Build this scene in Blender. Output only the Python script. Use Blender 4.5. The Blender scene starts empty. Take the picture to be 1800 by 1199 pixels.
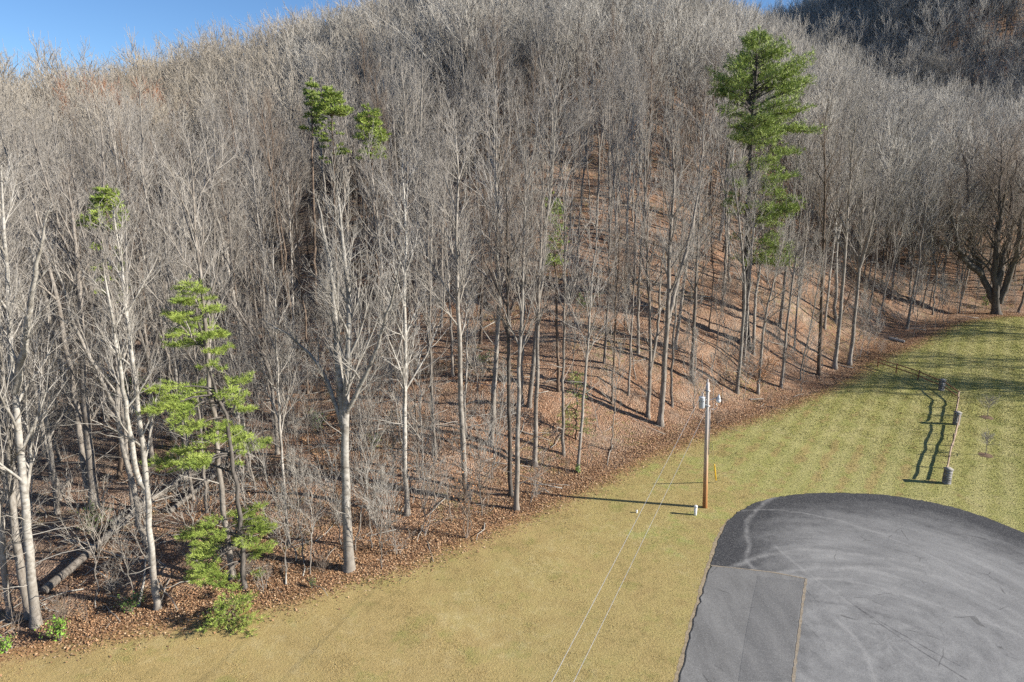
import bpy, bmesh, math, random
import numpy as np
from mathutils import Vector, Matrix
from mathutils.geometry import delaunay_2d_cdt

R = math.radians
scene = bpy.context.scene
COL = scene.collection

# ------------------------------------------------------------------ camera, sky, sun, exposure
CAM_H = 23.0
PITCH = R(14.5)
cam_data = bpy.data.cameras.new("camera")
cam_data.sensor_width = 36.0
cam_data.lens = 24.0
cam_data.clip_start = 0.5
cam_data.clip_end = 6000.0
cam = bpy.data.objects.new("camera", cam_data)
cam.location = (0, 0, CAM_H)
cam.rotation_euler = (R(90) - PITCH, 0, 0)
COL.objects.link(cam)
scene.camera = cam

SUN_EL, SUN_AZ = R(24.0), R(100.0)          # azimuth clockwise from +Y
to_sun = Vector((math.cos(SUN_EL) * math.sin(SUN_AZ), math.cos(SUN_EL) * math.cos(SUN_AZ), math.sin(SUN_EL)))
world = bpy.data.worlds.new("World")
scene.world = world
world.use_nodes = True
wn = world.node_tree.nodes
sky = wn.new("ShaderNodeTexSky")
sky.sky_type = 'NISHITA'
sky.sun_disc = False
sky.sun_elevation = SUN_EL
sky.sun_rotation = SUN_AZ
sky.air_density = 1.0
sky.dust_density = 0.15
sky.ozone_density = 6.0
sky.altitude = 1500.0
wn["Background"].inputs["Strength"].default_value = 0.075
world.node_tree.links.new(sky.outputs[0], wn["Background"].inputs["Color"])

sun_data = bpy.data.lights.new("sun", 'SUN')
sun_data.energy = 5.0
sun_data.angle = R(0.5)
sun_data.color = (1.0, 0.92, 0.80)
sun = bpy.data.objects.new("sun", sun_data)
sun.rotation_euler = (-to_sun).to_track_quat('-Z', 'Y').to_euler()
sun.location = (60, -20, 60)
COL.objects.link(sun)

vs = scene.view_settings
vs.view_transform = 'Standard'
vs.look = 'None'
vs.exposure = 1.0
vs.gamma = 1.0
vs.use_curve_mapping = False
scene.cycles.max_bounces = 4
scene.cycles.diffuse_bounces = 2
scene.cycles.glossy_bounces = 1
scene.cycles.transmission_bounces = 2
scene.cycles.transparent_max_bounces = 4
scene.cycles.use_denoising = False

# ------------------------------------------------------------------ tagging helpers
def tag(o, label=None, cat=None, group=None, kind=None):
    if label: o["label"] = label
    if cat: o["category"] = cat
    if group: o["group"] = group
    if kind: o["kind"] = kind
    return o

def empty(name, loc, rz=0.0):
    o = bpy.data.objects.new(name, None)
    o.empty_display_size = 0.3
    o.location = loc
    o.rotation_euler = (0, 0, rz)
    COL.objects.link(o)
    return o

def link(name, mesh, parent=None, loc=None):
    o = bpy.data.objects.new(name, mesh)
    if parent is not None: o.parent = parent
    if loc is not None: o.location = loc
    COL.objects.link(o)
    return o

def mesh_np(name, V, F, mat=None, smooth=True):
    """V (n,3), F (m,k) all faces the same size, or a list of such arrays"""
    me = bpy.data.meshes.new(name)
    Fs = F if isinstance(F, list) else [F]
    Fs = [f for f in Fs if len(f)]
    nl = sum(f.size for f in Fs); nf = sum(len(f) for f in Fs)
    me.vertices.add(len(V)); me.loops.add(nl); me.polygons.add(nf)
    me.vertices.foreach_set("co", np.ascontiguousarray(V, dtype=np.float32).ravel())
    me.loops.foreach_set("vertex_index", np.concatenate([f.ravel() for f in Fs]).astype(np.int32))
    tot = np.concatenate([np.full(len(f), f.shape[1]) for f in Fs])
    start = np.concatenate([[0], np.cumsum(tot)[:-1]])
    me.polygons.foreach_set("loop_start", start.astype(np.int32))
    if smooth: me.polygons.foreach_set("use_smooth", np.ones(nf, dtype=bool))
    me.update(calc_edges=True)
    if mat: me.materials.append(mat)
    return me

def norm(v):
    return v / np.maximum(np.linalg.norm(v, axis=-1, keepdims=True), 1e-9)

def tubes(P, Rad, k, cap=False):
    """P (B,n,3), Rad (B,n) -> verts, quads"""
    B, n, _ = P.shape
    T = norm(np.gradient(P, axis=1))
    m = norm(T.mean(axis=1))
    ref = np.where(np.abs(m[:, 2:3]) > 0.8, np.array([[1.0, 0.2, 0]]), np.array([[0, 0.1, 1.0]]))
    U = norm(np.cross(T, ref[:, None, :])); W = np.cross(T, U)
    a = np.arange(k) / k * 2 * np.pi
    V = P[:, :, None, :] + Rad[:, :, None, None] * (np.cos(a)[:, None] * U[:, :, None, :] + np.sin(a)[:, None] * W[:, :, None, :])
    idx = np.arange(B * n * k).reshape(B, n, k)
    A = idx[:, :-1, :]; Bq = idx[:, 1:, :]
    Q = np.stack([A, np.roll(A, -1, 2), np.roll(Bq, -1, 2), Bq], -1).reshape(-1, 4)
    V = V.reshape(-1, 3)
    if cap:
        ends = [idx[:, -1, :], idx[:, 0, ::-1]]
        return V, Q, np.concatenate(ends)
    return V, Q

def spikes(P0, P1, r, k=3):
    """single-segment twigs tapering to a point"""
    B = len(P0)
    T = norm(P1 - P0)
    ref = np.where(np.abs(T[:, 2:3]) > 0.8, np.array([[1.0, 0.2, 0]]), np.array([[0, 0.1, 1.0]]))
    U = norm(np.cross(T, ref)); W = np.cross(T, U)
    a = np.arange(k) / k * 2 * np.pi
    V = P0[:, None, :] + r[:, None, None] * (np.cos(a)[:, None] * U[:, None, :] + np.sin(a)[:, None] * W[:, None, :])
    V = np.concatenate([V, P1[:, None, :]], 1)
    idx = np.arange(B * (k + 1)).reshape(B, k + 1)
    a = idx[:, :k]; b = np.roll(a, -1, 1); c = np.repeat(idx[:, k:], k, 1)
    return V.reshape(-1, 3), np.stack([a, b, c], -1).reshape(-1, 3)

class Soup:
    def __init__(s): s.V = []; s.Q = []; s.T = []; s.N = []; s.n = 0
    def add(s, V, F):
        F = np.asarray(F); V = np.asarray(V, dtype=float)
        (s.Q if F.shape[1] == 4 else s.T if F.shape[1] == 3 else s.N).append(F + s.n)
        s.V.append(V); s.n += len(V)
        return s
    def tube(s, P, Rad, k, cap=True):
        P = np.asarray(P, dtype=float); Rad = np.asarray(Rad, dtype=float)
        if P.ndim == 2: P = P[None]; Rad = Rad[None]
        V, Q, C = tubes(P, Rad, k, True)
        n0 = s.n; s.add(V, Q)
        if cap: (s.Q if k == 4 else s.T if k == 3 else s.N).append(C + n0)
        return s
    def box(s, c, size, M=None, jit=0.0, rng=None):
        v = np.array([[x, y, z] for x in (-.5, .5) for y in (-.5, .5) for z in (-.5, .5)]) * np.array(size)
        if jit: v += rng.normal(0, jit, v.shape)
        if M is not None: v = v @ np.array(M).T
        v += np.array(c)
        f = np.array([[0, 1, 3, 2], [4, 6, 7, 5], [0, 4, 5, 1], [2, 3, 7, 6], [0, 2, 6, 4], [1, 5, 7, 3]])
        return s.add(v, f)
    def mesh(s, name, mat, smooth=True):
        F = []
        if s.Q: F.append(np.concatenate(s.Q))
        if s.T: F.append(np.concatenate(s.T))
        by = {}
        for f in s.N: by.setdefault(f.shape[1], []).append(f)
        F += [np.concatenate(v) for v in by.values()]
        return mesh_np(name, np.concatenate(s.V), F, mat, smooth)

# ------------------------------------------------------------------ the lie of the land
EDGE = np.array([(-140, -25), (-75, 5), (-45, 20), (-24.9, 28.5), (-20.5, 30.2), (-15.8, 31.6), (-12.2, 33.2), (-10.8, 34.6), (-8.4, 35.4), (-6.0, 36.9), (-2.7, 39.4),
                 (1.6, 43.0), (4.1, 45.6), (6.9, 47.9), (11.8, 52.6), (16.8, 56.6), (22.4, 60.2), (28.6, 65.0), (37.0, 72.0), (41.8, 77.5), (46.0, 80.8), (50.5, 83.6),
                 (59.0, 90.0), (69.0, 95.5), (76.0, 98.5), (96, 101), (140, 112), (260, 150)], dtype=float)

def edge_dist(x, y):
    """signed distance to the woodland edge, positive inside the wood"""
    x = np.asarray(x, float); y = np.asarray(y, float)
    best = np.full(x.shape, 1e9); sgn = np.ones(x.shape)
    for (ax, ay), (bx, by) in zip(EDGE[:-1], EDGE[1:]):
        dx, dy = bx - ax, by - ay
        t = np.clip(((x - ax) * dx + (y - ay) * dy) / (dx * dx + dy * dy), 0, 1)
        d = np.hypot(x - ax - t * dx, y - ay - t * dy)
        c = dx * (y - ay) - dy * (x - ax)
        m = d < best - 1e-9
        best = np.where(m, d, best); sgn = np.where(m, np.where(c >= 0, 1.0, -1.0), sgn)
    return best * sgn

HC = np.array([
    # left hollow and the far left hill
    (-30, 45, .8), (-50, 55, 2), (-20, 52, 1.5), (-35, 70, 3.5), (-60, 80, 6), (-80, 90, 9), (-45, 95, 8), (-70, 115, 13), (-100, 130, 16), (-45, 125, 17),
    (-90, 165, 19.5), (-118, 168, 18), (-150, 200, 18.5), (-185, 235, 17), (-60, 165, 29), (-90, 205, 28), (-50, 190, 36), (-120, 230, 23), (-220, 200, 20), (-120, 90, 14),
    # the central spur
    (-12, 52, 2.5), (-8, 65, 5), (0, 60, 4), (6, 72, 8.5), (-4, 85, 12), (2, 97, 17.5), (-15, 100, 14.5), (-2, 120, 28), (-20, 130, 26), (0, 150, 40), (-25, 165, 38), (10, 180, 50), (-30, 210, 45),
    (22, 74, 5.5), (25, 95, 14), (28, 118, 24), (32, 150, 37), (40, 180, 44), (35, 80, 4), (42, 100, 11), (20, 230, 50), 
    # the draw on the right and the hills behind it
    (48, 92, 3), (60, 108, 5), (66, 125, 10), (60, 140, 18), (70, 160, 22), (90, 125, 9), (110, 150, 10), (95, 175, 17), (130, 170, 13), (75, 195, 33), (62, 190, 37),
    (85, 232, 44), (105, 225, 35), (118, 232, 49), (132, 236, 64), (150, 240, 74), (185, 245, 76), (175, 205, 50), (220, 230, 76), (140, 205, 30), (170, 300, 84), (110, 290, 58), (60, 270, 46),
    (0, 300, 48), (-100, 300, 30), (-200, 320, 20), (240, 330, 80), (240, 160, 25), (150, 130, 8),
], dtype=float)
_S = 100.0
def _phi(r2):
    return np.where(r2 > 1e-12, 0.5 * r2 * np.log(np.maximum(r2, 1e-12)), 0.0)
def _tps():
    P = HC[:, :2] / _S; n = len(P)
    K = _phi(((P[:, None] - P[None]) ** 2).sum(-1)) + np.eye(n) * 2e-3
    A = np.zeros((n + 3, n + 3)); A[:n, :n] = K; A[:n, n] = 1; A[:n, n + 1:] = P; A[n, :n] = 1; A[n + 1:, :n] = P.T
    return np.linalg.solve(A, np.concatenate([HC[:, 2], np.zeros(3)]))
_W = _tps()
def _vnoise(x, y, f):
    return np.sin(x * f + 1.3) * np.sin(y * f * 1.13 + .7) + .5 * np.sin(x * f * 2.3 + y * f * 1.7)

def smooth(a, b, x):
    t = np.clip((x - a) / (b - a), 0, 1)
    return t * t * (3 - 2 * t)

def H(x, y):
    x = np.asarray(x, float); y = np.asarray(y, float)
    sh = x.shape; xf = x.ravel(); yf = y.ravel()
    out = np.zeros(len(xf)); P = HC[:, :2] / _S; n = len(P)
    xc = np.clip(xf, -240, 260) / _S; yc = np.clip(yf, 10, 340) / _S
    for i in range(0, len(xf), 20000):
        q = np.stack([xc[i:i + 20000], yc[i:i + 20000]], -1)
        k = _phi(((q[:, None] - P[None]) ** 2).sum(-1))
        out[i:i + 20000] = k @ _W[:n] + _W[n] + q @ _W[n + 1:]
    d = edge_dist(xf, yf)
    out = np.clip(out, 0.4, 90) + _vnoise(xf, yf, .21) * .35
    out = out * smooth(0, 9, d)
    out += 2.0 * np.exp(-((xf - 66) / 22) ** 2 - ((yf - 92) / 15) ** 2)
    out += .05 * _vnoise(xf, yf, .5) * (1 - smooth(2, 7, xf) * smooth(54, 48, yf))
    return out.reshape(sh)

def ray(u, v):
    """view ray of a photograph position (1800 x 1199 frame)"""
    dx = (u - 900.0) / 1200.0; dy = (599.5 - v) / 1200.0
    return np.array([dx, math.cos(PITCH) + dy * math.sin(PITCH), dy * math.cos(PITCH) - math.sin(PITCH)])

def ground(u, v):
    d = ray(u, v); s = np.linspace(15, 320, 3000)
    x, y, z = d[0] * s, d[1] * s, CAM_H + d[2] * s
    g = H(x, y); k = np.argmax(z <= g)
    if z[k] > g[k]: k = len(s) - 1
    return np.array([x[k], y[k], g[k]])

def flat(u, v, z=0.0):
    d = ray(u, v); s = (z - CAM_H) / d[2]
    return np.array([d[0] * s, d[1] * s, z])

def depth_of(p):
    return p[1] * math.cos(PITCH) + (CAM_H - p[2]) * math.sin(PITCH)

# ------------------------------------------------------------------ materials
class NT:
    def __init__(s, name, rough=.85, spec=.25):
        s.m = bpy.data.materials.new(name); s.m.use_nodes = True
        s.t = s.m.node_tree; s.b = s.t.nodes["Principled BSDF"]
        s.b.inputs["Roughness"].default_value = rough
        s.b.inputs["Specular IOR Level"].default_value = spec
        s.tc = None
    def n(s, ty, **kw):
        o = s.t.nodes.new(ty)
        for k, v in kw.items(): setattr(o, k, v)
        return o
    def l(s, a, b): s.t.links.new(a, b)
    def coord(s, which="Object", scale=(1, 1, 1)):
        if which == "World": src = s.n("ShaderNodeNewGeometry").outputs["Position"]
        else: src = s.n("ShaderNodeTexCoord").outputs[which]
        if scale == (1, 1, 1): return src
        mp = s.n("ShaderNodeVectorMath", operation='MULTIPLY'); s.l(src, mp.inputs[0]); mp.inputs[1].default_value = scale
        return mp.outputs[0]
    def noise(s, vec, scale, detail=3, rough=.55):
        o = s.n("ShaderNodeTexNoise"); o.inputs["Scale"].default_value = scale; o.inputs["Detail"].default_value = detail; o.inputs["Roughness"].default_value = rough
        if vec is not None: s.l(vec, o.inputs["Vector"])
        return o.outputs["Fac"]
    def vor(s, vec, scale):
        o = s.n("ShaderNodeTexVoronoi"); o.inputs["Scale"].default_value = scale; s.l(vec, o.inputs["Vector"])
        return o
    def ramp(s, fac, stops, interp='LINEAR'):
        o = s.n("ShaderNodeValToRGB"); cr = o.color_ramp; cr.interpolation = interp
        while len(cr.elements) < len(stops): cr.elements.new(.5)
        for e, (p, c) in zip(cr.elements, stops):
            e.position = p; e.color = (c, c, c, 1) if isinstance(c, (int, float)) else (*c, 1)
        s.l(fac, o.inputs[0]); return o.outputs[0]
    def mix(s, fac, a, b, mode='MIX'):
        o = s.n("ShaderNodeMix", data_type='RGBA', blend_type=mode)
        for sock, v in ((o.inputs[0], fac), (o.inputs[6], a), (o.inputs[7], b)):
            if isinstance(v, (int, float)): sock.default_value = v
            elif isinstance(v, tuple): sock.default_value = (*v, 1)
            else: s.l(v, sock)
        return o.outputs[2]
    def math(s, op, a, b=None, clamp=False):
        o = s.n("ShaderNodeMath", operation=op, use_clamp=clamp)
        for i, v in enumerate((a, b)):
            if v is None: continue
            if isinstance(v, (int, float)): o.inputs[i].default_value = v
            else: s.l(v, o.inputs[i])
        return o.outputs[0]
    def attr(s, name):
        o = s.n("ShaderNodeAttribute"); o.attribute_name = name; return o.outputs["Fac"]
    def color(s, c):
        if isinstance(c, tuple): s.b.inputs["Base Color"].default_value = (*c, 1)
        else: s.l(c, s.b.inputs["Base Color"])
        return s
    def bump(s, h, strength=.4, dist=.05):
        o = s.n("ShaderNodeBump"); o.inputs["Strength"].default_value = strength; o.inputs["Distance"].default_value = dist
        s.l(h, o.inputs["Height"]); s.l(o.outputs[0], s.b.inputs["Normal"]); return s

def m_bark(name, a, b, c, region=True, sx=6.0, zs=.28, foot=False):
    t = NT(name, .9, .15)
    v = t.coord("Object", (1, 1, zs))
    n1 = t.noise(v, sx, 4, .65); n2 = t.noise(t.coord("Object"), .35, 2)
    col = t.ramp(n1, [(.28, c), (.5, a), (.72, b)])
    oi = t.n("ShaderNodeObjectInfo")
    hsv = t.n("ShaderNodeHueSaturation"); t.l(col, hsv.inputs["Color"])
    t.l(t.math('ADD', t.math('MULTIPLY', oi.outputs["Random"], .5), .75), hsv.inputs["Value"])
    col = t.mix(t.math('MULTIPLY', n2, .35), hsv.outputs[0], c)
    blot = t.ramp(t.noise(t.coord("Object", (1, 1, .7)), 1.3, 4, .7), [(.5, 0.0), (.6, .55)])
    col = t.mix(blot, col, c)
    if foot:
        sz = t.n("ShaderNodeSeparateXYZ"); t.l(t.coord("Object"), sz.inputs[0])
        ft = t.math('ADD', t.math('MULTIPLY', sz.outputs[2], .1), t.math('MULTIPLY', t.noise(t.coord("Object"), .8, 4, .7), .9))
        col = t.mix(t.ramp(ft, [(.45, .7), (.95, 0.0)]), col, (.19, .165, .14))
    if region:
        sep = t.n("ShaderNodeSeparateXYZ"); t.l(oi.outputs["Location"], sep.inputs[0])
        ln = t.noise(oi.outputs["Location"], .035, 2)
        col = t.mix(t.ramp(ln, [(.45, 0.0), (.68, .55)]), col, (.30, .24, .18))
    t.color(col); t.bump(n1, .5, .03); return t.m

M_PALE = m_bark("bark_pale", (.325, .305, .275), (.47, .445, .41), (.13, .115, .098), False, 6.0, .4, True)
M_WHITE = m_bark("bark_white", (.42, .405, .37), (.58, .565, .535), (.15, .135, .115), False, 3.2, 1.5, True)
M_GREY = m_bark("bark_grey", (.255, .232, .205), (.385, .355, .32), (.105, .09, .077), False)
M_BROWN = m_bark("bark_brown", (.165, .125, .097), (.26, .205, .16), (.07, .053, .04), False)
M_DARK = m_bark("bark_dark", (.11, .10, .09), (.19, .17, .155), (.05, .045, .04), False)
def m_twig(name, a, b, region=True):
    t = NT(name, .9, .1)
    oi = t.n("ShaderNodeObjectInfo")
    col = t.mix(oi.outputs["Random"], a, b)
    if region:
        ln = t.noise(oi.outputs["Location"], .03, 2)
        sx_ = t.n("ShaderNodeSeparateXYZ"); t.l(oi.outputs["Location"], sx_.inputs[0])
        k = t.math('ADD', ln, t.math('MULTIPLY', sx_.outputs[0], -.0028))
        col = t.mix(t.ramp(k, [(.50, 0.0), (.85, .75)]), col, (.35, .29, .21))
    t.color(col); return t.m
M_TWIG = m_twig("twig_grey", (.33, .315, .285), (.47, .452, .415))
M_TWIGN = m_twig("twig_dull", (.255, .237, .212), (.38, .357, .325), False)
M_TWIGW = m_twig("twig_pale", (.30, .283, .255), (.40, .38, .35), False)
M_TWIGB = m_twig("twig_brown", (.165, .135, .11), (.25, .21, .175), False)
M_TWIGR = m_twig("twig_russet", (.33, .15, .08), (.38, .18, .10), False)

def m_needles(name, a, b):
    t = NT(name, .6, .3)
    n = t.noise(t.coord("Object"), 1.1, 3)
    g = t.n("ShaderNodeNewGeometry")
    col = t.ramp(n, [(.3, a), (.7, b)])
    rp = t.math('ADD', t.math('MULTIPLY', g.outputs["Random Per Island"], .7), .65)
    hsv = t.n("ShaderNodeHueSaturation"); t.l(col, hsv.inputs["Color"]); t.l(rp, hsv.inputs["Value"])
    t.color(hsv.outputs[0]); return t.m
M_NEEDLE = m_needles("pine_needles", (.16, .235, .05), (.36, .44, .11))
M_NEEDLEY = m_needles("young_pine_needles", (.17, .25, .045), (.36, .44, .10))
M_LEAFG = m_needles("evergreen_leaves", (.06, .12, .03), (.14, .22, .05))
M_LEAFB = m_needles("bright_evergreen_leaves", (.12, .24, .03), (.24, .40, .06))
M_LEAFO = m_needles("dry_beech_leaves", (.30, .14, .06), (.46, .24, .11))
# ------------------------------------------------------------------ ground, lawn, driveway
def m_litter():
    t = NT("leaf_litter_floor", .9, .1)
    p = t.coord("World")
    v1 = t.vor(p, 9.0); v2 = t.vor(p, 22.0)
    s1 = t.n("ShaderNodeSeparateColor"); t.l(v1.outputs["Color"], s1.inputs[0])
    s2 = t.n("ShaderNodeSeparateColor"); t.l(v2.outputs["Color"], s2.inputs[0])
    c1 = t.ramp(s1.outputs[0], [(0, (.10, .06, .042)), (.3, (.22, .12, .073)), (.6, (.335, .19, .115)), (.85, (.41, .255, .165)), (1, (.48, .36, .265))])
    c2 = t.ramp(s2.outputs[1], [(0, (.085, .055, .04)), (.5, (.26, .145, .09)), (1, (.44, .29, .195))])
    col = t.mix(.45, c1, c2)
    n = t.noise(p, .09, 4, .6); n2 = t.noise(p, .6, 4, .65); n3 = t.noise(p, 2.2, 3, .6)
    col = t.mix(t.ramp(n2, [(.45, 0.0), (.70, .45)]), col, (.12, .085, .06))
    # greyer floor colour in the hollow on the left
    sep = t.n("ShaderNodeSeparateXYZ"); t.l(p, sep.inputs[0])
    hol = t.math('MULTIPLY', t.ramp(t.math('ADD', t.math('MULTIPLY', sep.outputs[0], -.02), t.math('MULTIPLY', n, .5)), [(.55, 0.0), (.95, 1.0)]), .65)
    col = t.mix(hol, col, t.mix(s1.outputs[1], (.10, .085, .08), (.29, .225, .19)))
    tan = t.ramp(t.noise(p, .28, 5, .7), [(.42, 0.0), (.66, .7)])
    col = t.mix(tan, col, t.mix(s1.outputs[2], (.20, .15, .115), (.42, .335, .26)))
    moss = t.ramp(t.math('MULTIPLY', t.ramp(n3, [(.5, 0.0), (.66, 1.0)]), t.ramp(t.noise(p, .16, 2), [(.48, 0.0), (.62, 1.0)])), [(0, 0.0), (1, .6)])
    col = t.mix(moss, col, (.15, .16, .05))
    t.color(col)
    h = t.math('ADD', t.math('MULTIPLY', v1.outputs["Distance"], 1.0), t.math('MULTIPLY', n2, .8))
    t.bump(h, .9, .12); return t.m
M_LITTER = m_litter()

def m_lawn(blades=False):
    t = NT("lawn_blades" if blades else "lawn_turf", .85, .15)
    p = t.coord("World")
    sep = t.n("ShaderNodeSeparateXYZ"); t.l(p, sep.inputs[0])
    big = t.noise(p, .11, 4, .6); mid = t.noise(p, .8, 4, .65); fine = t.noise(p, 9.0, 3, .7); vf = t.noise(p, 34.0, 2, .7)
    straw = t.mix(fine, (.345, .25, .10), (.485, .38, .18))
    green = t.mix(fine, (.225, .235, .065), (.42, .41, .15))
    gx = t.math('ADD', t.math('MULTIPLY', sep.outputs[0], .011), t.math('MULTIPLY', sep.outputs[1], .0012))
    g = t.math('ADD', gx, t.math('ADD', t.math('MULTIPLY', big, .9), t.math('MULTIPLY', mid, .55)))
    # mowing stripes: the differing sheen of leaning blades, painted into the colour
    u = t.math('ADD', t.math('MULTIPLY', sep.outputs[0], .82), t.math('MULTIPLY', sep.outputs[1], -.57))
    u = t.math('ADD', u, t.math('MULTIPLY', t.noise(p, .35, 2), .7))
    st = t.math('SINE', t.math('MULTIPLY', u, 3.4))
    onr = t.ramp(t.math('MULTIPLY', sep.outputs[0], .02), [(.28, 0.0), (.46, 1.0)])
    g = t.math('ADD', g, t.math('MULTIPLY', t.math('MULTIPLY', st, onr), .12))
    gm = t.ramp(g, [(.64, .03), (.94, .34), (1.3, .92)])
    col = t.mix(gm, straw, green)
    col = t.mix(t.ramp(mid, [(.35, .3), (.5, 0.0)]), col, (.26, .20, .08))
    dry = t.ramp(t.noise(p, 2.7, 4, .7), [(.55, 0.0), (.75, .22)])
    col = t.mix(dry, col, (.48, .37, .19))
    val = t.math('ADD', t.math('MULTIPLY', t.noise(p, 1.5, 5, .72), .75), t.math('MULTIPLY', t.noise(p, .22, 4, .6), .55))
    col = t.mix(t.ramp(val, [(.42, .7), (.60, 0.0)]), col, t.mix(.5, col, (.10, .095, .03)))
    col = t.mix(t.ramp(val, [(.68, 0.0), (.88, .5)]), col, (.54, .46, .26))
    col = t.mix(t.math('MULTIPLY', t.math('MULTIPLY', t.math('ADD', t.math('MULTIPLY', st, .5), .5), onr), .42), col, (.50, .455, .22))
    pt = t.ramp(t.noise(p, .33, 5, .7), [(.54, 0.0), (.68, .55)])
    col = t.mix(pt, col, t.mix(fine, (.16, .18, .045), (.31, .33, .10)))
    if not blades:
        e = t.attr("edge")
        ev = t.math('ADD', e, t.math('MULTIPLY', t.math('SUBTRACT', t.noise(p, 1.1, 5, .7), .5), 4.2))
        lm = t.ramp(t.math('MULTIPLY', ev, .5), [(.12, .95), (.9, 0.0)])
        vv = t.vor(p, 11.0)
        s1 = t.n("ShaderNodeSeparateColor"); t.l(vv.outputs["Color"], s1.inputs[0])
        leaf = t.ramp(s1.outputs[0], [(0, (.17, .095, .05)), (.5, (.33, .18, .09)), (1, (.45, .29, .16))])
        col = t.mix(lm, col, leaf)
        ring = t.attr("bare")
        rv = t.math('MULTIPLY', ring, t.ramp(t.noise(p, 5, 3), [(.35, .2), (.6, 1.0)]))
        col = t.mix(rv, col, (.33, .24, .16))
    t.color(col)
    if not blades:
        t.bump(t.math('ADD', fine, t.math('MULTIPLY', vf, .8)), .7, .06)
    else:
        t.b.inputs["Subsurface Weight"].default_value = 0.0
    return t.m
M_LAWN = m_lawn(); M_BLADE = m_lawn(True)

def axis(lo, hi, n0, n1, step, far0, far1):
    a = np.arange(n0, n1 + .01, step)
    l = n0 - np.cumsum(np.geomspace(step, 90, 60)); l = l[l > far0]
    r = n1 + np.cumsum(np.geomspace(step, 90, 60)); r = r[r < far1]
    return np.concatenate([l[::-1], a, r])
gx = axis(0, 0, -75, 110, .9, -2200, 2200); gy = axis(0, 0, 18, 150, .9, -800, 3000)
X, Y = np.meshgrid(gx, gy, indexing='ij')
Z = H(X, Y); Dm = edge_dist(X, Y)
Z = Z + smooth(1, 6, Dm) * (.06 * _vnoise(X, Y, 2.1) + .13 * _vnoise(X + .3 * Y, Y, .9)) - .30 * smooth(0, -1.5, Dm) * (Dm < 0)
nx, ny = X.shape
idx = np.arange(nx * ny).reshape(nx, ny)
Q = np.stack([idx[:-1, :-1], idx[1:, :-1], idx[1:, 1:], idx[:-1, 1:]], -1).reshape(-1, 4)
tag(link("forest_floor", mesh_np("forest_floor", np.stack([X, Y, Z], -1).reshape(-1, 3), Q, M_LITTER)), kind="structure")

def inside(poly, x, y):
    x = np.asarray(x); y = np.asarray(y); c = np.zeros(x.shape, bool)
    n = len(poly)
    for i in range(n):
        (x1, y1), (x2, y2) = poly[i], poly[(i + 1) % n]
        if y1 == y2: continue
        t = ((y1 > y) != (y2 > y)) & (x < (x2 - x1) * (y - y1) / (y2 - y1) + x1)
        c ^= t
    return c

def poly_dist(poly, x, y):
    best = np.full(np.shape(x), 1e9); n = len(poly)
    for i in range(n):
        ax, ay = poly[i]; bx, by = poly[(i + 1) % n]
        dx, dy = bx - ax, by - ay
        t = np.clip(((x - ax) * dx + (y - ay) * dy) / max(dx * dx + dy * dy, 1e-9), 0, 1)
        best = np.minimum(best, np.hypot(x - ax - t * dx, y - ay - t * dy))
    return best

def open_dist(line, x, y):
    best = np.full(np.shape(x), 1e9)
    for (ax, ay), (bx, by) in zip(line[:-1], line[1:]):
        dx, dy = bx - ax, by - ay
        t = np.clip(((x - ax) * dx + (y - ay) * dy) / max(dx * dx + dy * dy, 1e-9), 0, 1)
        best = np.minimum(best, np.hypot(x - ax - t * dx, y - ay - t * dy))
    return best

def dens(poly, step):
    out = []
    n = len(poly)
    for i in range(n):
        a = np.array(poly[i]); b = np.array(poly[(i + 1) % n])
        k = max(1, int(np.linalg.norm(b - a) / step))
        for j in range(k): out.append(a + (b - a) * j / k)
    return np.array(out)

def catmull(P, k=6):
    P = np.asarray(P, float); out = []
    for i in range(len(P) - 1):
        p0 = P[max(i - 1, 0)]; p1 = P[i]; p2 = P[i + 1]; p3 = P[min(i + 2, len(P) - 1)]
        for t in np.arange(k) / k:
            out.append(.5 * (2 * p1 + (p2 - p0) * t + (2 * p0 - 5 * p1 + 4 * p2 - p3) * t * t + (3 * p1 - p0 - 3 * p2 + p3) * t ** 3))
    out.append(P[-1]); return np.array(out)

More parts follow.
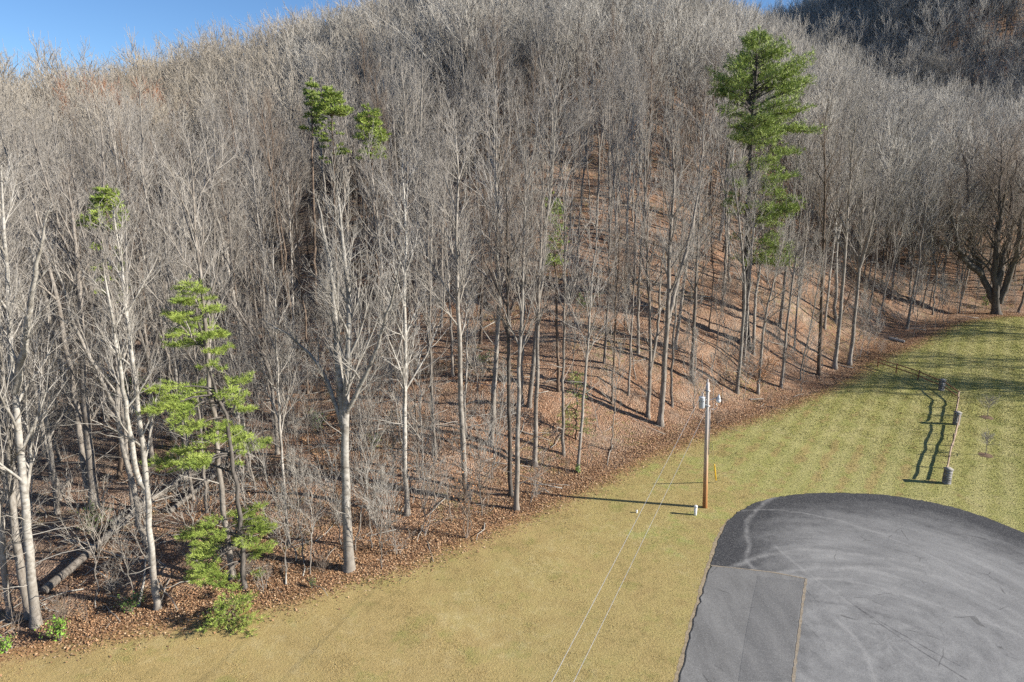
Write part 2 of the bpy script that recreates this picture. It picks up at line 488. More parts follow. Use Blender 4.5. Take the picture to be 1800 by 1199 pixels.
def sheet(name, poly, step, off, mat, skirt=0.0, bstep=None, seed=1, grow=None):
    """a ground-hugging sheet inside a polygon, with a turned-down edge"""
    B = dens(poly, bstep or step)
    rng = np.random.default_rng(seed)
    x0, y0 = B.min(0); x1, y1 = B.max(0)
    gx, gy = np.meshgrid(np.arange(x0, x1, step), np.arange(y0, y1, step), indexing='ij')
    gx = (gx + rng.uniform(-.2, .2, gx.shape) * step).ravel(); gy = (gy + rng.uniform(-.2, .2, gy.shape) * step).ravel()
    ok = inside(B, gx, gy); gx = gx[ok]; gy = gy[ok]
    ok = poly_dist(B, gx, gy) > .45 * (bstep or step); gx = gx[ok]; gy = gy[ok]
    nb = len(B)
    pts = [Vector(p) for p in B] + [Vector((a, b)) for a, b in zip(gx, gy)]
    vo, eo, fo, ov, oe, of = delaunay_2d_cdt(pts, [], [list(range(nb))], 1, 1e-5)
    V2 = np.array([(v.x, v.y) for v in vo]); F = np.array([f for f in fo if len(f) == 3])
    a, b, c = V2[F[:, 0]], V2[F[:, 1]], V2[F[:, 2]]
    flip = ((b - a)[:, 0] * (c - a)[:, 1] - (b - a)[:, 1] * (c - a)[:, 0]) < 0
    F[flip] = F[flip][:, ::-1]
    z = H(V2[:, 0], V2[:, 1]) + off
    V = np.column_stack([V2, z]); Fs = [F]
    if skirt:
        zb = H(B[:, 0], B[:, 1]) + off
        n0 = len(V)
        V = np.concatenate([V, np.column_stack([B, zb - .0005]), np.column_stack([B, zb - skirt])])
        i = np.arange(nb); j = (i + 1) % nb
        Fs.append(np.stack([n0 + i, n0 + nb + i, n0 + nb + j, n0 + j], -1))
    me = mesh_np(name, V, Fs, mat)
    return me, V

lawn_poly = np.concatenate([catmull(EDGE[:-1], 4), np.array([(140, -25)])])
lawn_me, LV = sheet("lawn", lawn_poly, 1.3, .03, M_LAWN, .10, .8)
e = lawn_me.attributes.new("edge", 'FLOAT', 'POINT'); e.data.foreach_set("value", np.abs(edge_dist(LV[:, 0], LV[:, 1])).astype(np.float32))
lawn = tag(link("lawn", lawn_me), kind="structure")

def px(pts): return [tuple(flat(u, v)[:2]) for u, v in pts]
drive_px = [(1195, 1199), (1208, 1140), (1225, 1075), (1243, 1015), (1256, 972), (1268, 938), (1283, 914), (1308, 895), (1340, 881), (1385, 872), (1440, 868), (1500, 868),
            (1560, 872), (1620, 881), (1680, 894), (1735, 912), (1800, 938)]
_rj = np.random.default_rng(8)
DR = [tuple(p + _rj.normal(0, .035, 2)) for p in catmull(px(drive_px), 8)]
DRIVE = [(9.0, 12.0), (8.5, 20.0)] + DR + [(36, 30), (37, 22), (36, 12)]
seam_px = [(1250, 996), (1300, 1001), (1360, 1008), (1417, 1019)]
seam2_px = [(1417, 1019), (1411, 1060), (1405, 1110), (1398, 1165), (1394, 1199)]
SEAM = px(seam_px); SEAM2 = px(seam2_px)

def m_asphalt(name, old=False):
    t = NT(name, .8, .25)
    p = t.coord("World")
    vf = t.noise(p, 45, 2, .8); mid = t.noise(p, .5, 4, .6); blot = t.noise(p, 1.6, 4, .65)
    c0 = px([(1560, 1130)])[0]
    d = t.n("ShaderNodeVectorMath", operation='SUBTRACT'); t.l(p, d.inputs[0]); d.inputs[1].default_value = (c0[0], c0[1], 0)
    sp = t.n("ShaderNodeSeparateXYZ"); t.l(d.outputs[0], sp.inputs[0])
    r = t.math('SQRT', t.math('ADD', t.math('MULTIPLY', sp.outputs[0], sp.outputs[0]), t.math('MULTIPLY', sp.outputs[1], sp.outputs[1])))
    an = t.math('ARCTAN2', sp.outputs[1], sp.outputs[0])
    cv = t.n("ShaderNodeCombineXYZ"); t.l(t.math('MULTIPLY', r, 1.1), cv.inputs[0]); t.l(t.math('MULTIPLY', an, 2.2), cv.inputs[1])
    swirl = t.math('ADD', t.math('MULTIPLY', t.noise(cv.outputs[0], 1.0, 6, .62), .65), t.math('MULTIPLY', blot, .35))
    if old:
        w = t.coord("World", (1.0, .25, 1))
        s = t.noise(w, .9, 4, .6)
        col = t.ramp(s, [(.25, (.14, .14, .137)), (.5, (.215, .215, .21)), (.75, (.30, .30, .29))] if old is True else [(.25, (.12, .122, .122)), (.5, (.175, .176, .175)), (.75, (.235, .235, .23))])
        col = t.mix(t.math('MULTIPLY', blot, .35), col, (.13, .13, .13))
    else:
        e = t.attr("edge")
        ev = t.math('ADD', e, t.math('MULTIPLY', t.math('SUBTRACT', swirl, .5), 3.2))
        ev = t.math('ADD', ev, t.math('MULTIPLY', t.math('SUBTRACT', mid, .5), 2.0))
        worn = t.ramp(t.math('MULTIPLY', ev, .125), [(.14, 0.0), (.40, .5), (.72, 1.0)])
        dark = (.042, .044, .049)
        lite = t.ramp(swirl, [(.32, (.155, .157, .158)), (.5, (.25, .252, .25)), (.66, (.345, .347, .34))])
        col = t.mix(worn, dark, lite)
        col = t.mix(t.math('MULTIPLY', t.ramp(blot, [(.45, 0.0), (.75, .5)]), worn), col, (.15, .152, .155))
        # tyre tracks: arcs about a few turning centres
        wv = t.n("ShaderNodeTexNoise"); wv.inputs["Scale"].default_value = .35; wv.inputs["Detail"].default_value = 2; t.l(p, wv.inputs["Vector"])
        wsc = t.n("ShaderNodeVectorMath", operation='MULTIPLY_ADD'); t.l(wv.outputs["Color"], wsc.inputs[0]); wsc.inputs[1].default_value = (1.1, 1.1, 0); t.l(p, wsc.inputs[2]); pw = wsc.outputs[0]
        def arc(cpx, rad, wd, ca, amt, lo, hi):
            nonlocal col
            c = px([cpx])[0]
            dd = t.n("ShaderNodeVectorMath", operation='SUBTRACT'); t.l(pw, dd.inputs[0]); dd.inputs[1].default_value = (c[0], c[1], 0)
            ss = t.n("ShaderNodeSeparateXYZ"); t.l(dd.outputs[0], ss.inputs[0])
            rr = t.math('SQRT', t.math('ADD', t.math('MULTIPLY', ss.outputs[0], ss.outputs[0]), t.math('MULTIPLY', ss.outputs[1], ss.outputs[1])))
            aa = t.math('ARCTAN2', ss.outputs[1], ss.outputs[0])
            k = t.math('SUBTRACT', 1.0, t.math('DIVIDE', t.math('ABSOLUTE', t.math('SUBTRACT', rr, rad)), wd), True)
            g = t.math('MULTIPLY', t.math('GREATER_THAN', aa, lo), t.math('LESS_THAN', aa, hi))
            k = t.math('MULTIPLY', t.math('MULTIPLY', k, g), t.math('MULTIPLY', t.math('MULTIPLY', t.ramp(blot, [(.3, .3), (.6, 1.0)]), t.ramp(t.noise(p, 3.5, 5, .8), [(.34, .45), (.58, 1.0)])), amt))
            col = t.mix(k, col, ca)
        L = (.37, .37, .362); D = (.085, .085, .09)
        for a in [((1620, 1180), 9.0, .30, L, .75, 1.2, 2.9), ((1620, 1180), 10.7, .25, L, .65, 1.0, 2.8), ((1640, 1110), 6.2, .25, L, .6, .2, 2.4),
                  ((1500, 1230), 8.0, .2, D, .55, .6, 2.2), ((1300, 1120), 6.3, .22, L, .8, -1.4, .35), ((1300, 1120), 4.7, .2, L, .25, -1.2, .5),
                  ((1440, 1030), 9.2, .14, L, .6, .1, 1.9), ((1700, 1000), 12.0, .25, L, .6, 2.2, 3.1),
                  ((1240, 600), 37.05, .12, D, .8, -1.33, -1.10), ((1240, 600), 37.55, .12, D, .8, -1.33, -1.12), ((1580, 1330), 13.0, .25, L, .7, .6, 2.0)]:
            arc(*a)
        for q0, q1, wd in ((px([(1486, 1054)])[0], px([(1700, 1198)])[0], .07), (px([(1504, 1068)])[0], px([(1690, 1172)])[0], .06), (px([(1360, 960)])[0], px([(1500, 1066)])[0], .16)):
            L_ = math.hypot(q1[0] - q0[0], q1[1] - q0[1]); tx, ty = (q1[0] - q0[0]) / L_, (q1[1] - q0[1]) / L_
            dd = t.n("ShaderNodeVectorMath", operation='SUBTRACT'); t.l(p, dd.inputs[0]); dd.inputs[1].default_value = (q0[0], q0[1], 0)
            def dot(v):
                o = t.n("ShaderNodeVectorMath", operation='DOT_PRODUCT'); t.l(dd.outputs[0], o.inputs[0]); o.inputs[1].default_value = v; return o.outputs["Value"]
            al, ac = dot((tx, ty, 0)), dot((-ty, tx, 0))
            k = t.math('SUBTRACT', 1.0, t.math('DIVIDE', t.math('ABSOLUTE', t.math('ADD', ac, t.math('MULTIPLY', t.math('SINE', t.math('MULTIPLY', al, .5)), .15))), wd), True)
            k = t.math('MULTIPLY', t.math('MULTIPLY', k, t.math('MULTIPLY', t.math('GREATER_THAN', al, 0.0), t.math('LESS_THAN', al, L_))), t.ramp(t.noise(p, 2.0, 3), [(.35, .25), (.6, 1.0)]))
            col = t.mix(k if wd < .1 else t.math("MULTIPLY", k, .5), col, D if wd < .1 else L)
    vc = t.n("ShaderNodeTexVoronoi", feature='DISTANCE_TO_EDGE'); vc.inputs["Scale"].default_value = .22; t.l(p if old else pw, vc.inputs["Vector"])
    ck = t.math('MULTIPLY', t.math('LESS_THAN', vc.outputs["Distance"], .006), t.ramp(t.noise(p, .7, 3), [(.5, 0.0), (.62, .55)]))
    col = t.mix(ck, col, (.05, .05, .05))
    stn = t.ramp(t.noise(p, .9, 5, .75), [(.66, 0.0), (.74, .5)])
    col = t.mix(stn, col, (.07, .07, .072))
    spk = t.vor(p, 30.0); s3 = t.n("ShaderNodeSeparateColor"); t.l(spk.outputs["Color"], s3.inputs[0])
    col = t.mix(t.ramp(s3.outputs[0], [(.0, .35), (.35, 0.0)]), col, (.045, .045, .047))
    col = t.mix(t.ramp(s3.outputs[1], [(.7, 0.0), (1, .35)]), col, (.40, .40, .39))
    col = t.mix(t.ramp(vf, [(.3, .22), (.7, 0.0)]), col, (.03, .03, .03))
    t.color(col); t.bump(vf, .35, .01); return t.m
M_ASPH = m_asphalt("driveway_asphalt"); M_OLD = m_asphalt("weathered_asphalt", True)
def m_simple(name, a, b, scale, rough=.8, spec=.25, bump=.3):
    t = NT(name, rough, spec); n = t.noise(t.coord("Object"), scale, 4, .65)
    t.color(t.ramp(n, [(.3, a), (.7, b)])); t.bump(n, bump, .02); return t.m

dr_me, DV = sheet("driveway", DRIVE, .9, .055, M_ASPH, .09, .4, 2)
e = dr_me.attributes.new("edge", 'FLOAT', 'POINT')
e.data.foreach_set("value", open_dist(DR, DV[:, 0], DV[:, 1]).astype(np.float32))
tag(link("driveway", dr_me), kind="structure")
leftb = [p for p in DR if p[1] < SEAM[0][1] + .15]
apron = [(9.2, 12.0), (8.7, 20.0)] + [(p[0] + .05, p[1]) for p in leftb] + SEAM + SEAM2[1:] + [(SEAM2[-1][0] - .3, 12.0)]
ap_me, AV = sheet("driveway_apron", apron, .9, .062, M_OLD, 0, .5, 3)
tag(link("driveway_apron", ap_me), kind="structure")
# darker repaired strips laid on the apron
M_STRIP = m_asphalt("patch_asphalt", 2)
st_px = [(1332, 1014), (1412, 1024), (1406, 1060), (1396, 1140), (1390, 1199), (1298, 1199), (1310, 1120), (1322, 1060)]
me, _ = sheet("repair_strip", px(st_px), .9, .066, M_STRIP, 0, .5, 4)
tag(link("repair_strip", me), kind="structure")
M_SEAM = m_simple("seam_grass", (.20, .165, .12), (.36, .315, .25), 9, .95, .1)
rngS = np.random.default_rng(5)
def strip(name, pts, w, off, mat):
    C = np.concatenate([dens(pts, .25)[:-1]]) if False else np.concatenate([np.linspace(a, b, max(2, int(np.hypot(*(np.array(b) - np.array(a))) / .25)), endpoint=False) for a, b in zip(pts[:-1], pts[1:])] + [np.array([pts[-1]])]); T = norm(np.gradient(C, axis=0)); N = np.stack([-T[:, 1], T[:, 0]], -1)
    ww = w * rngS.uniform(.5, 1.25, len(C))
    L = C + N * ww[:, None]; Rr = C - N * ww[:, None]
    V = np.concatenate([np.column_stack([q, H(q[:, 0], q[:, 1]) + off]) for q in (L, Rr)])
    n = len(C); i = np.arange(n - 1)
    return link(name, mesh_np(name, V, np.stack([i, i + n, i + n + 1, i + 1], -1), mat))
tag(strip("seam_grass", SEAM, .05, .071, M_SEAM), kind="stuff")
tag(strip("seam_grass", SEAM2 + [(SEAM2[-1][0] - .3, 12.0)], .075, .071, M_SEAM), kind="stuff")
M_SHOULD = m_simple("driveway_shoulder", (.20, .16, .11), (.40, .33, .23), 6, .95, .1)
tag(strip("bare_shoulder", [(8.45, 18.0)] + [(p[0] - .12, p[1]) for p in DR[::6] if p[1] < SEAM[0][1] + 6], .14, .035, M_SHOULD), kind="structure")

# ------------------------------------------------------------------ grass blades and fallen leaves
def in_view(x, y, z, m=1.05):
    dp = y * math.cos(PITCH) + (CAM_H - z) * math.sin(PITCH)
    u = x / np.maximum(dp, .1) * 1200 / 900
    v = (y * math.sin(PITCH) - (CAM_H - z) * math.cos(PITCH)) / np.maximum(dp, .1) * 1200 / 600
    return (dp > 5) & (np.abs(u) < m) & (np.abs(v) < m)

def make_blades(n, seed):
    rng = np.random.default_rng(seed)
    x = rng.uniform(-30, 75, n * 8); y = 20 + 80 * rng.uniform(0, 1, n * 8) ** 1.6
    d = edge_dist(x, y)
    ok = (d < .35 * rng.normal(0, 1, n * 8) - .1) & in_view(x, y, 0 * x)
    x = x[ok]; y = y[ok]
    ok = ~inside(np.array(DRIVE), x, y); x = x[ok][:n]; y = y[ok][:n]; n = len(x)
    z = H(x, y) + .02
    dist = np.hypot(x, y); s = np.clip(dist / 45, .8, 1.8)
    h = rng.uniform(.02, .05, n) * s; w = rng.uniform(.012, .026, n) * s
    az = rng.uniform(0, 2 * np.pi, n); lean = rng.uniform(.2, 1.1, n); la = rng.uniform(0, 2 * np.pi, n)
    b = np.stack([np.cos(az) * w, np.sin(az) * w, 0 * w], -1); c = np.stack([x, y, z], -1)
    top = c + np.stack([np.cos(la) * h * lean, np.sin(la) * h * lean, h], -1)
    V = np.stack([c - b, c + b, top], 1).reshape(-1, 3)
    return mesh_np("lawn_grass", V, np.arange(3 * n).reshape(n, 3), M_BLADE, False)
tag(link("lawn_grass", make_blades(330000, 11)), kind="stuff")

def m_leaf():
    t = NT("fallen_leaf", .75, .25)
    g = t.n("ShaderNodeNewGeometry")
    t.color(t.ramp(g.outputs["Random Per Island"], [(0, (.13, .075, .045)), (.3, (.27, .15, .08)), (.6, (.38, .22, .12)), (.85, (.46, .30, .175)), (1, (.54, .41, .28))])); return t.m
def make_leaves(n, seed):
    rng = np.random.default_rng(seed)
    k = n * 6
    # along the edge, thinning out into the grass and up the slope
    t = rng.uniform(0, 1, k); e = catmull(EDGE[2:-2], 20)
    i = (t * (len(e) - 2)).astype(int); f = rng.uniform(0, 1, k)[:, None]
    p = e[i] * (1 - f) + e[i + 1] * f; T = norm(e[i + 1] - e[i]); N = np.stack([-T[:, 1], T[:, 0]], -1)
    off = np.where(rng.uniform(0, 1, k) < .35, rng.normal(.5, 1.0, k), rng.exponential(13, k))
    p = p + N * off[:, None]
    x, y = p[:, 0], p[:, 1]
    z = H(x, y); ok = in_view(x, y, z); x = x[ok][:n]; y = y[ok][:n]; n = len(x)
    z = H(x, y) + rng.uniform(.035, .09, n)
    s = rng.uniform(.03, .068, n)
    az = rng.uniform(0, 2 * np.pi, n); til = rng.uniform(-.7, .7, n); til2 = rng.uniform(-.7, .7, n)
    a = np.stack([np.cos(az), np.sin(az), np.sin(til)], -1) * s[:, None]
    b = np.stack([-np.sin(az), np.cos(az), np.sin(til2)], -1) * (s * rng.uniform(.45, .8, n))[:, None]
    c = np.stack([x, y, z], -1)
    V = np.stack([c - a, c - b, c + a + np.array([0, 0, .01]), c + b], 1).reshape(-1, 3)
    return mesh_np("fallen_leaves", V, np.arange(4 * n).reshape(n, 4), m_leaf(), False)
tag(link("fallen_leaves", make_leaves(200000, 12)), kind="stuff")
# ------------------------------------------------------------------ bare trees
def lerp_path(P, Rd, t):
    n = P.shape[1]; s = np.clip(t, 0, .999) * (n - 1); i = s.astype(int); f = (s - i)[..., None]
    b = np.arange(P.shape[0])[:, None]
    pos = P[b, i] * (1 - f) + P[b, i + 1] * f
    d = norm(P[b, i + 1] - P[b, i]); r = Rd[b, i] * (1 - f[..., 0]) + Rd[b, i + 1] * f[..., 0]
    return pos, d, r

def grow(rng, P, Rd, m, t0, t1, ang, L, n, up, wob, rf, rmax, tip, Lj=.35):
    """m children on each parent; L (B,m) or function of t"""
    B = P.shape[0]
    t = t0 + (t1 - t0) * (np.arange(m)[None] + rng.uniform(0, 1, (B, m))) / m
    pos, d, r = lerp_path(P, Rd, t)
    az = rng.uniform(0, 6.28, (B, 1)) + np.arange(m)[None] * 2.4 + rng.normal(0, .4, (B, m))
    h = np.where(np.abs(d[..., 2:3]) > .9, np.array([1.0, 0, 0]), np.array([0, 0, 1.0]))
    a = norm(np.cross(d, h)); b = np.cross(d, a)
    perp = np.cos(az)[..., None] * a + np.sin(az)[..., None] * b
    an = rng.uniform(ang[0], ang[1], (B, m))[..., None]
    d0 = np.cos(an) * d + np.sin(an) * perp
    Ls = (L(t) if callable(L) else L) * rng.uniform(1 - Lj, 1 + Lj, (B, m))
    C = B * m
    p = pos.reshape(C, 3); dd = d0.reshape(C, 3); Lf = Ls.reshape(C, 1) / (n - 1)
    out = [p]
    for _ in range(n - 1):
        p = p + dd * Lf; out.append(p)
        dd = norm(dd + np.array([0, 0, up / (n - 1)]) + rng.normal(0, wob, (C, 3)))
    r0 = np.minimum(r.reshape(C) * rf, rmax * (Lf[:, 0] * (n - 1)) ** .8 if rmax else 9)
    r0 = np.maximum(r0, tip * 1.2)
    k = np.linspace(0, 1, n)[None]
    return np.stack(out, 1), r0[:, None] * (1 - k) + tip * k, Ls.reshape(C)

def leader(rng, pts, r0, r1, n=18, flare=True, wob=.05, pw=.7):
    C = catmull(np.asarray(pts, float), 10)
    s = np.concatenate([[0], np.cumsum(np.linalg.norm(np.diff(C, axis=0), axis=1))]); s /= s[-1]
    tt = np.linspace(0, 1, n) ** 1.15
    P = np.stack([np.interp(tt, s, C[:, k]) for k in range(3)], -1)
    P[1:-1] += rng.normal(0, wob, (n - 2, 3)) * np.array([1, 1, .2])
    Rd = r1 + (r0 - r1) * (1 - tt) ** pw
    if flare: Rd = Rd * (1 + .6 * np.exp(-tt * 60) + .10 * np.exp(-tt * 14))
    return P[None], Rd[None]

def bare_meshes(name, rng, leaders, Ht, bark, twig, limbs=14, c0=.56, lf=.17, ang=(.3, .68), up=.4, sec=5, ter=3, twg=2, tw_r=.007, low=9, detail=1.0, sides=9, spread=1.0, lim_t=.015):
    """trunk mesh (leaders and limbs) and crown mesh (branches and twigs)"""
    T = Soup(); Cn = Soup()
    allsec = []
    for li, (P, Rd) in enumerate(leaders):
        V, Q, C = tubes(P, Rd, sides, True); T.add(V, Q)
        top = P[0, -1, 2]; bot = P[0, 0, 2]; Lh = np.linalg.norm(P[0, -1] - P[0, 0])
        c = c0 if li == 0 else .15
        nl = max(4, int(limbs * (1.0 if li == 0 else .55)))
        sc = Lh * lf if li == 0 else Lh * lf * 1.25
        prof = lambda t: sc * spread * (.22 + .95 * np.clip((1.03 - t) / (1.03 - c), 0, 1) ** .75)
        LP, LR, LL = grow(rng, P, Rd, nl, c, .985, ang, prof, 7, up, .085, .6, .026, lim_t)
        V, Q = tubes(LP, LR, 5); T.add(V, Q)
        if li == 0 and low:
            BP, BR, BL = grow(rng, P, Rd, low, .10, c, (.8, 1.5), Ht * .085, 5, .15, .15, .35, .014, .006, .6)
            V, Q = tubes(BP, BR, 4); Cn.add(V, Q)
            SP, SR, SL = grow(rng, BP, BR, 3, .3, .95, (.4, .9), Ht * .025, 3, .1, .15, .6, .012, .005)
            V, Q = tubes(SP, SR, 3); Cn.add(V, Q)
        # leader tip acts as one more limb
        tipP = P[:, -7:, :]; tipR = np.maximum(Rd[:, -7:], .012)
        LP2 = np.concatenate([LP, tipP]); LR2 = np.concatenate([LR, tipR]); LL2 = np.concatenate([LL, [Lh * .12]])
        SP, SR, SL = grow(rng, LP2, LR2, sec, .15, .95, (.3, .7), np.repeat(LL2[:, None] * .5, sec, 1), 5, .45, .10, .65, .02, tw_r)
        V, Q = tubes(SP, SR, 3 if detail < 1 else 4); Cn.add(V, Q)
        TP, TR, TL = grow(rng, SP, SR, ter, .2, .95, (.3, .7) if detail == 1 else (.18, .5), np.repeat(SL[:, None] * (.55 if detail == 1 else .8), ter, 1), 3, .35, .10 if detail == 1 else .05, .65, .016, tw_r * .9)
        V, Q = tubes(TP, TR, 3); Cn.add(V, Q)
        if twg:
            WP, WR, WL = grow(rng, TP, TR, twg, .2, 1.0, (.25, .65), np.repeat(TL[:, None] * .6, twg, 1), 2, .2, 0, .8, .02, tw_r * .8, .5)
            V, F = spikes(WP[:, 0], WP[:, 1], np.maximum(WR[:, 0], tw_r * .8)); Cn.add(V, F)
    return T.mesh(name + "_trunk", bark), Cn.mesh(name + "_crown", twig)

def variant(seed, Ht, r0, bark, twig, kind="tall", **kw):
    rng = np.random.default_rng(seed)
    lean = rng.normal(0, .035, 2) * Ht
    if kind == "tall":
        pts = [(0, 0, -.4), (lean[0] * .2 + rng.normal(0, .12), lean[1] * .2, Ht * .3), (lean[0] * .6, lean[1] * .6 + rng.normal(0, .15), Ht * .65), (lean[0], lean[1], Ht)]
        L = [leader(rng, pts, r0, .02)]
    else:
        f = rng.uniform(.28, .45) * Ht; a = rng.uniform(0, 6.28)
        base = np.array([lean[0] * .3, lean[1] * .3, f])
        L = []
        nlead = 2 if kind == "fork" else 3
        for k in range(nlead):
            an = a + k * 6.28 / nlead; o = np.array([math.cos(an), math.sin(an), 0])
            sp = Ht * rng.uniform(.09, .16); top = base + o * sp + np.array([0, 0, (Ht - f) * rng.uniform(.85, 1.0)])
            mid = base + o * sp * .6 + np.array([0, 0, (Ht - f) * .4])
            if k == 0: L.append(leader(rng, [(0, 0, -.4), base * .55, base, mid, top], r0, .02))
            else: L.append(leader(rng, [base - np.array([0, 0, .4]), base + o * .25 + np.array([0, 0, .5]), mid, top], r0 * .62, .02, flare=False))
    return bare_meshes("bare_tree", rng, L, Ht, bark, twig, **kw)

VAR = [
    variant(1, 24, 0.187, M_PALE, M_TWIGN, "tall", c0=0.60, lf=0.158),
    variant(2, 22, 0.156, M_GREY, M_TWIGN, "tall", c0=0.55, lf=0.173),
    variant(3, 25, 0.211, M_PALE, M_TWIGN, "fork", c0=0.50, lf=0.187),
    variant(4, 20, 0.125, M_GREY, M_TWIGN, "tall", c0=0.60, lf=0.144, limbs=15),
    variant(5, 23, 0.203, M_GREY, M_TWIGN, "spread", c0=0.50, lf=0.216),
    variant(6, 18, 0.101, M_BROWN, M_TWIGB, "tall", c0=0.50, lf=0.173, limbs=16),
    variant(7, 21, 0.148, M_GREY, M_TWIGN, "fork", c0=0.55, lf=0.173),
    variant(8, 16, 0.086, M_PALE, M_TWIGN, "tall", c0=0.48, lf=0.187, limbs=16),
    variant(9, 23, 0.164, M_BROWN, M_TWIGB, "tall", c0=0.62, lf=0.158),
    variant(10, 14, 0.062, M_GREY, M_TWIGB, "tall", c0=0.42, lf=0.202, limbs=15),
]
FAR = [variant(20 + k, Ht, r0, b, w, kd, c0=c, lf=l, limbs=14, sec=5, ter=3, twg=0, ang=(.35, .75), tw_r=.021, low=3, detail=.5, sides=5, lim_t=.034)
       for k, (Ht, r0, b, w, kd, c, l) in enumerate([
           (22, .16, M_GREY, M_TWIG, "tall", .48, .25), (20, .15, M_PALE, M_TWIG, "fork", .45, .26), (23, .17, M_GREY, M_TWIG, "spread", .42, .28),
           (18, .11, M_GREY, M_TWIG, "tall", .42, .26), (21, .14, M_PALE, M_TWIG, "tall", .5, .23), (19, .13, M_BROWN, M_TWIG, "fork", .45, .26)])]

def add_tree(name, label, cat, group, loc, rz, sc, meshes, tilt=(0, 0)):
    t = empty(name, loc, rz); t.rotation_euler = (tilt[0], tilt[1], rz); t.scale = (sc, sc, sc)
    tag(t, label, cat, group)
    a = link("trunk", meshes[0], t); b = link("crown", meshes[1], t)
    return t, a, b

GROUP = 'bare trees of the wood'
